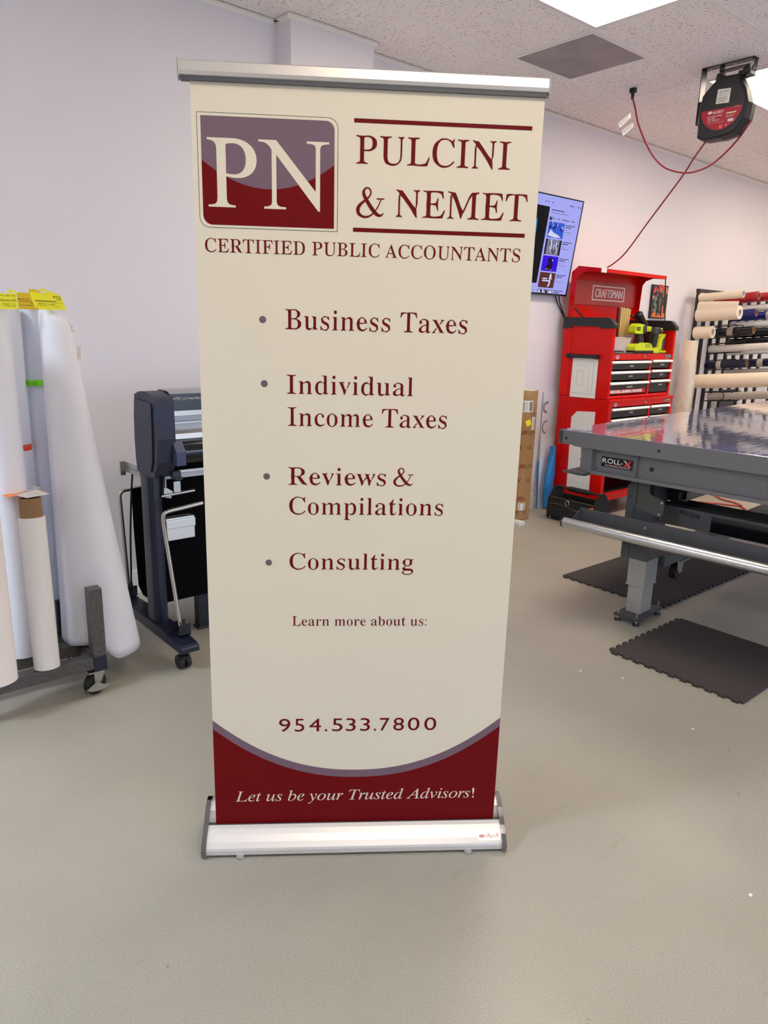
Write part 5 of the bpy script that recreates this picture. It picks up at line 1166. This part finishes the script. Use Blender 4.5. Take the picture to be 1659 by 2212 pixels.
for dx in (.0006, -.0006): text(m, 'R', .251+dx, .276+dx, .852, .024, (.0400+dx*.1, 0, 0), UXE, UZE, 'sans', 0, 1); text(m, 'LL-', .317+dx, .366+dx, .852, .024, (.0400+dx*.1, 0, 0), UXE, UZE, 'sans', 0, 1)
m.flat([(.368, .878), (.378, .878), (.412, .846), (.402, .846)], s1, UXE, UZE, 1); m.flat([(.368, .846), (.380, .846), (.414, .878), (.402, .878)], (.0400, 0, 0), UXE, UZE, 2)
m.flat([(.388, .866), (.394, .871), (.416, .846), (.405, .846)], (.0397, 0, 0), UXE, UZE, 2)
m.rect(.249, .417, .8455, .8465, s1, UXE, UZE, 2)
text(m, 'MULTIPURPOSE APPLICATOR', .266, .406, .8365, .0062, s1, UXE, UZE, 'sans', 0, 1)
m.build('maker_sticker', [BLKG, WHITEP, mat('sticker_red', (226, 60, 40), .4)], t)
m = MB(); m.prism([(.443, .803), (.443, .668), (.450, .650), (.470, .638), (.565, .617), (.588, .618), (.595, .63), (.597, .69), (.588, .705), (.520, .722), (.513, .735), (.513, .785), (.443, .785)][::-1], (.07, 0, 0), UXE, UZE, .005)
m.box(.055, .075, -.448, -.440, .66, .803); m.box(.065, .12, -.52, -.443, .780, .786)
for v, z in ((.585, .692), (.578, .632)): m.cyl((.065, -v, z), (.060, -v, z), .006, seg=12, mat=1)
m.build('side_bracket', [mat('olive_grey_plate', (70, 70, 66), .4, noise=(20, .05)), STEEL], t)
for u0 in (.14, LU-.32):
    for v0 in (.372, 1.24):
        m = MB(); m.box(u0, u0+.17, -(v0+.135), -v0, .345, .80, .003); m.box(u0-.006, u0+.004, -(v0+.03), -(v0-.012), .345, .745, .002)
        for z in (.42, .55, .68): m.cyl((u0-.006, -(v0+.008), z), (u0-.009, -(v0+.008), z), .005, seg=10, mat=1)
        lg = m.build('leg', [GREYD, BLKP], t)
        m = MB(); m.box(u0+.012, u0+.155, -(v0+.128), -(v0+.03), .20, .36, .003); m.box(u0+.008, u0+.159, -(v0+.131), -(v0+.027), .195, .204, .002); m.box(u0+.022, u0+.145, -(v0+.122), -(v0+.038), .04, .20, .003); m.build('lift_column', LEGG, lg)
        m = MB(); m.box(u0-.058, u0+.222, -(v0+.152), -(v0+.012), .028, .042, .002); m.build('foot_plate', mat('foot_plate', (60, 60, 62), .4, noise=(20, .05)), lg)
        for a in (-.04, .204):
            for b in (.03, .136):
                m = MB(); m.cyl((u0+a, -(v0+b), 0), (u0+a, -(v0+b), .012), .020, .016, seg=18); m.cyl((u0+a, -(v0+b), .012), (u0+a, -(v0+b), .075), .005, seg=10, mat=1); m.cyl((u0+a, -(v0+b), .014), (u0+a, -(v0+b), .028), .010, seg=6, mat=1); m.build('levelling_foot', [RUBB, STEEL], lg)
m = MB(); m.box(.20, .26, -1.24, -.507, .556, .655, .003)
for k in range(9): m.box(.1985, .202, -(.630+.0118*k), -(.624+.0118*k), .624-.0012*k, .646-.0012*k, 0, 1)
m.box(.198, .202, -1.2, -.784, .562, .641, 0, 1); m.build('cross_beam', [GREYD, BLKG], t)
m = MB(); m.box(.262, .43, -1.24, -.507, .640, .652); m.box(.35, 2.9, -.52, -.46, .66, .74); m.box(.3, .9, -.60, -.53, .72, .79); m.box(.30, .34, -.595, -.51, .66, .79); m.build('under_tray', BLKP, t)
m = MB(); m.box(.22, 3.0, -.640, -.637, .690, .735); m.box(.22, 3.0, -.640, -.600, .690, .693); m.box(.22, 3.0, -.603, -.600, .690, .725)
m.build('cable_channel', GREYM, t)
m = MB(); m.prism([(.102, .798), (.106, .802), (.205, .796), (.205, .790), (.106, .795)][::-1], (3.0, 0, 0), UXE, UZE, 3.1); m.box(-.098, -.094, -.205, -.102, .792, .805); m.build('side_tray', GREYD, t)
# paper roller and its channel
m = MB(); m.box(-.035, .058, -WV+.05, -.145, .498, .503, .001); m.box(.050, .058, -WV+.05, -.145, .50, .585, .002); m.box(-.042, -.034, -WV+.05, -.145, .498, .535, .001)
m.prism([(-.04, .498), (.058, .498), (.058, .585), (.045, .588), (-.04, .535)], (0, -.148, 0), (1, 0, 0), (0, 0, 1), .005); m.box(.05, .15, -.50, -.40, .498, .515); m.box(.05, .15, -1.4, -1.25, .498, .515)
m.cyl((.049, -.521, .552), (.044, -.521, .552), .008, seg=12, mat=1)
m.build('roller_channel', [GREYD, STEEL], t)
m = MB(); m.cyl((-.062, -.118, .517), (-.062, -WV, .517), .0265, seg=36); rl = m.build('roller', mat('satin_aluminium', (205, 205, 204), .30, .85, noise=(8, .02)), t)
m = MB(); m.cyl((-.062, -.110, .517), (-.062, -.119, .517), .0272, seg=30); m.cyl((-.062, -.098, .517), (-.062, -.112, .517), .010, .014, seg=16, mat=1); m.build('end_cap', [BLKP, STEEL], rl)
m = MB(); m.box(.31, 2.9, -.53, -.40, .285, .345, .003); m.build('lower_beam', GREYD, t)
m = MB(); m.box(.50, .60, -.545, -.445, .278, .286, .001); m.prism([(.505, .278), (.59, .278), (.575, .205), (.545, .195), (.52, .22)], (0, -.470, 0), (1, 0, 0), (0, 0, 1), .004); m.prism([(.505, .278), (.59, .278), (.575, .205), (.545, .195), (.52, .22)], (0, -.515, 0), (1, 0, 0), (0, 0, 1), .004)
cst = m.build('caster', STEEL, t); m = MB(); m.cyl((.55, -.474, .207), (.55, -.513, .207), .048, seg=28); m.build('wheel', RUBB, cst)

# ================================================================== foam mats
def foam_mat(x0, x1, y0, y1, teeth, label, th_=.011, step=.056, d=.014):
    def edge(a, b, n_out, on):
        a, b = Vector((*a, 0)), Vector((*b, 0)); n = Vector((*n_out, 0)); L_ = (b-a).length; t_ = (b-a)/L_
        if not on: return [a]
        out = [a]; k = int(L_/step); w = L_/k
        for i in range(k):
            s0, s1 = (i+.28)*w, (i+.72)*w; g = .10*w
            out += [a+t_*(s0+g), a+t_*(s0-g*.6)+n*d, a+t_*(s1+g*.6)+n*d, a+t_*(s1-g)]
        return out
    P = edge((x0, y0), (x1, y0), (0, -1), teeth[0])+edge((x1, y0), (x1, y1), (1, 0), teeth[1])+edge((x1, y1), (x0, y1), (0, 1), teeth[2])+edge((x0, y1), (x0, y0), (-1, 0), teeth[3])
    m = MB(); m.prism([(p.x, p.y) for p in P], (0, 0, 0), (1, 0, 0), (0, 1, 0), th_)
    tag(m.build('foam_mat', MATF, loc=((x0+x1)/2, (y0+y1)/2, 0)), label, 'floor mat', 'dark foam floor mats')
foam_mat(3.735, 4.96, 1.925, 2.60, (1, 1, 0, 1), 'dark puzzle-edged foam mat lying under the table behind the table leg')
foam_mat(2.992, 3.665, 1.128, 1.770, (0, 0, 1, 1), 'dark square puzzle-edged foam mat in front of the table leg')

# ================================================================== cord reel on the ceiling and its cords
t = thing('cord_reel', 'black retractable cord reel with red label hanging from the ceiling, red cords', 'cord reel', (4.75, 2.5, ZC), R(-90))
# local frame: x runs towards the viewer's right, y away from the face, z down from the ceiling
Zl = lambda z: z-ZC
def oct_(cx, cz, rx, rz, n=8, off=22.5): return [(cx+rx*math.cos(R(off+360/n*i)), cz+rz*math.sin(R(off+360/n*i))) for i in range(n)]
body = [(-.105, 2.957), (-.118, 2.87), (-.112, 2.72), (-.073, 2.700), (.04, 2.698), (.125, 2.715), (.178, 2.79), (.188, 2.875), (.165, 2.95), (.118, 3.02), (.118, 3.04), (.012, 3.045), (-.004, 3.052), (-.010, 3.068), (-.030, 3.068), (-.034, 3.03), (-.06, 3.005)]
m = MB(); m.prism([(a, Zl(b)) for a, b in body][::-1], (0, 0, 0), (1, 0, 0), (0, 0, 1), .001)
A = [(a, Zl(b)) for a, b in body]; cx0, cz0 = .035, Zl(2.87); k = len(A)
def lay_(sc_, y): return [(cx0+(a-cx0)*sc_, y, cz0+(b-cz0)*sc_) for a, b in A]
rings = lay_(.93, 0)+lay_(1.0, .012)+lay_(1.03, .065)+lay_(1.0, .118)+lay_(.93, .130)
fs = [[q*k+i, q*k+(i+1) % k, (q+1)*k+(i+1) % k, (q+1)*k+i] for q in range(4) for i in range(k)]
m = MB(); m.add(rings, fs); 
tri = [list(q) for q in tessellate_polygon([[Vector((a, b, 0)) for a, b in A]])]
m.add(lay_(.93, 0), tri); m.add(lay_(.93, .130), [q[::-1] for q in tri])
bd = m.build('housing', BLKP, t); bmx = bmesh.new(); bmx.from_mesh(bd.data); bmesh.ops.recalc_face_normals(bmx, faces=bmx.faces); bmx.to_mesh(bd.data); bmx.free()
m = MB(); m.cyl((.035, -.004, Zl(2.87)), (.035, .004, Zl(2.87)), .138, seg=48); m.build('face_disc', mat('reel_face_black', (32, 32, 35), .4, noise=(60, .06)), t)
# labels
FX, FZ = (1, 0, 0), (0, 0, 1)
m = MB(); arc_ = [(.035+.128*math.cos(R(a)), Zl(2.868)+.126*math.sin(R(a))) for a in range(-178, -1, 6)]
m.flat(arc_, (0, -.0050, 0), FX, FZ, 0)
o_ = (0, -.0056, 0)
m.flat([(-.052, Zl(2.848)), (-.032, Zl(2.858)), (-.026, Zl(2.850)), (-.016, Zl(2.851)), (-.026, Zl(2.842)), (-.040, Zl(2.838))], o_, FX, FZ, 1)
for dx in (0, .0008): text(m, 'HUSKY', -.015+dx, .050+dx, Zl(2.836), .016, (0, -.0056-dx*.3, 0), FX, FZ, 'sans', 0, 1)
text(m, '30 FT RETRACTABLE', -.051, .044, Zl(2.819), .008, o_, FX, FZ, 'sans', 0, 1); text(m, 'CORD REEL', -.049, .003, Zl(2.807), .008, o_, FX, FZ, 'sans', 0, 1); text(m, 'WITH TRIPLE TAP', -.047, .029, Zl(2.795), .008, o_, FX, FZ, 'sans', 0, 1)
text(m, '* 13 Amp 125V   * 1625 Maximum Watts', -.045, .056, Zl(2.784), .0042, o_, FX, FZ, 'sans', 0, 1)
m.rect(.031, .055, Zl(2.746), Zl(2.769), o_, FX, FZ, 2); text(m, '14', .036, .050, Zl(2.755), .011, (0, -.006, 0), FX, FZ, 'sans', 0, 1); text(m, 'GAUGE', .035, .051, Zl(2.748), .004, (0, -.006, 0), FX, FZ, 'sans', 0, 1)
m.rect(.069, .130, Zl(2.824), Zl(2.831), o_, FX, FZ, 3); m.rect(.083, .118, Zl(2.779), Zl(2.793), o_, FX, FZ, 1); text(m, '1001 442 519', .086, .115, Zl(2.783), .006, (0, -.006, 0), FX, FZ, 'sans', 0, 4)
text(m, 'Outlet multiple uses', .068, .120, Zl(2.812), .005, o_, FX, FZ, 'sans', 0, 1); text(m, 'with grounded tap', .068, .112, Zl(2.804), .005, o_, FX, FZ, 'sans', 0, 1); text(m, 'SM 302', .118, .142, Zl(2.855), .005, o_, FX, FZ, 'sans', 0, 1); text(m, 'UL', .070, .082, Zl(2.758), .009, o_, FX, FZ, 'sans', 0, 1)
m.build('face_label', [HUSR, WHITEP, mat('label_bright_red', (210, 30, 50), .4), mat('label_yellow', (240, 220, 170), .4), INK], t, False, 'red label with white lettering')
m = MB(); m.flat([(-.007, Zl(2.892)), (.076, Zl(2.886)), (.079, Zl(2.966)), (-.003, Zl(2.973))], (0, -.0050, 0), FX, FZ, 0)
text(m, 'UL', .010, .028, Zl(2.945), .016, o_, FX, FZ, 'sans', 0, 1); text(m, 'E206073', .036, .070, Zl(2.948), .010, o_, FX, FZ, 'sans', 0, 1); text(m, 'LISTED REEL OUTDOOR USE', .004, .066, Zl(2.932), .005, o_, FX, FZ, 'sans', 0, 1)
for q, w_ in ((2.921, .058), (2.914, .062), (2.905, .063), (2.898, .05)): m.rect(.003, .003+w_, Zl(q), Zl(q+.0022), o_, FX, FZ, 1)
m.build('rating_label', [LABW, mat('label_grey_print', (90, 90, 90), .5)], t, False, 'white rating label')
# bracket
m = MB()
m.box(-.146, .178, .035, .095, -.006, -.0005, .001); m.box(-.146, -.141, .035, .095, Zl(2.93), -.001, .001); m.box(.168, .174, .035, .095, Zl(3.06), -.001, .001)
m.box(-.032, -.026, .04, .09, Zl(3.06), -.004); m.box(-.03, .17, .04, .09, Zl(3.087), Zl(3.093))
for a in (-.1, .05, .09): m.cyl((a, .065, -.006), (a, .065, -.010), .006, seg=8, mat=1)
for q in (3.08, 3.05, 3.01, 2.98, 2.95): m.cyl((-.1465, .05, Zl(q)), (-.1460, .05, Zl(q)), .003, seg=8, mat=1)
m.build('ceiling_bracket', [BLKP, STEEL], t)
m = MB(); m.lathe([(.0, -.01), (.022, -.01), (.026, 0), (.022, .01), (0, .01)], (.150, .02, Zl(3.055)), (0, 1, 0), 20); m.box(.10, .17, .015, .10, Zl(3.03), Zl(3.06), .006); m.build('swivel', BLKP, t)
m = MB(); m.tube([(.165, .018, Zl(3.065)), (.176, .014, Zl(3.085)), (.19, .012, Zl(3.10)), (.186, .01, Zl(3.08)), (.172, .010, Zl(3.055))], .003, 8); m.build('pin_clip', STEEL, t)
m = MB(); m.box(-.146, -.122, .03, .09, Zl(2.80), Zl(2.935), .006); m.box(-.150, -.146, .04, .08, Zl(2.82), Zl(2.92), .002); m.build('latch_housing', BLKG, t)
# cords, given in world space
CP = [[4.738, 3.062, 2.964], [4.687, 2.995, 2.852], [4.656, 2.905, 2.718], [4.653, 2.834, 2.624], [4.692, 2.763, 2.554], [4.777, 2.681, 2.528], [4.837, 2.619, 2.541], [4.878, 2.551, 2.577], [4.88, 2.464, 2.641], [4.850, 2.376, 2.708], [4.82, 2.335, 2.744]]
m = MB(); m.tube(smooth_path([(4.79, 3.127, 3.06)]+CP+[(4.85, 2.325, 2.79)], 8), .0055, 10); m.build('supply_cord', CORDR, t, True)
m = MB(); m.box(4.772, 4.808, 3.107, 3.147, 3.085, ZC-.0125, .006); m.cyl((4.79, 3.127, 3.085), (4.788, 3.125, 3.045), .013, .008, seg=14); m.build('plug', RUBB, t, True)
m = MB(); m.tube(smooth_path([(4.80, 2.555, 2.74)]+[[4.785, 2.557, 2.705], [4.906, 2.692, 2.641], [5.031, 2.844, 2.547], [5.215, 3.167, 2.313], [5.313, 3.39, 2.122], [5.305, 3.485, 2.043], [5.285, 3.528, 2.012]], 8), .0055, 10); m.build('pull_cord', CORDR, t, True)
for P4 in ([(4.514, 2.834), (4.645, 2.921), (4.652, 2.893), (4.534, 2.809)], [(4.564, 2.800), (4.680, 2.868), (4.690, 2.845), (4.582, 2.768)]):
    m = MB(); m.prism([(a, b) for a, b in P4], (0, 3.035, 0), (1, 0, 0), (0, 0, 1), .0012)
    (ax, az), (bx_, bz) = P4[0], P4[1]; d_ = Vector((bx_-ax, 0, bz-az)).normalized(); w_ = Vector((d_.z, 0, -d_.x))
    for q in range(4):
        p_ = Vector((ax, 3.033, az))+d_*.03+w_*(.006+.005*q); m.add([p_[:], (p_+d_*.09)[:], (p_+d_*.09-w_*.002)[:], (p_-w_*.002)[:]], [[0, 1, 2, 3]], 1)
    p_ = Vector((ax, 3.0328, az))+d_*.018+w_*.012; m.add([(p_+Vector((.009*math.cos(R(30*i)), 0, .009*math.sin(R(30*i)))))[:] for i in range(12)], [list(range(12))], 1)
    m.build('warning_tag', [LABW, GREYT], t, True)
# extension cord on the floor seen below the table
m = MB(); zc = .008
m.tube(smooth_path([(7.0, 3.25, zc), (6.823, 3.06, zc), (6.802, 2.964, zc), (6.765, 2.882, zc), (6.691, 2.816, zc+.008), (6.60, 2.75, zc)], 6), .007, 8)
m.tube(smooth_path([(6.52, 3.12, zc), (6.558, 3.045, zc), (6.617, 2.97, zc), (6.647, 2.892, zc), (6.681, 2.811, zc), (6.619, 2.752, zc), (6.551, 2.699, zc), (6.45, 2.62, zc)], 6), .007, 8)
tag(m.build('extension_cord', CORDO, loc=(6.68, 2.82, 0)), 'orange-red extension cord looped on the floor seen under the table', 'cord')
# small scraps lying on the bare floor
for (x, y, a, lab) in ((1.914, .621, .3, 'tiny white paper scrap on the bare floor far right of the banner base'), (2.795, 1.578, 1.1, 'tiny white paper scrap on the floor left of the front foam mat corner'),
                       (2.699, 1.737, 2.0, 'tiny white paper scrap on the floor between banner and foam mats'), (2.631, 1.161, .7, 'tiny white paper scrap on the floor below the front foam mat')):
    m = MB(); c, s = math.cos(a), math.sin(a)
    P = [(-.007, -.003), (.004, -.005), (.008, .001), (.001, .005), (-.006, .004)]
    m.prism([(p*c-q*s, p*s+q*c) for p, q in P], (x, y, .0004), (1, 0, 0), (0, 1, 0), .0012); tag(m.build('paper_scrap', WHITEP, loc=(x, y, 0)), lab, 'scrap', 'scraps on the floor')
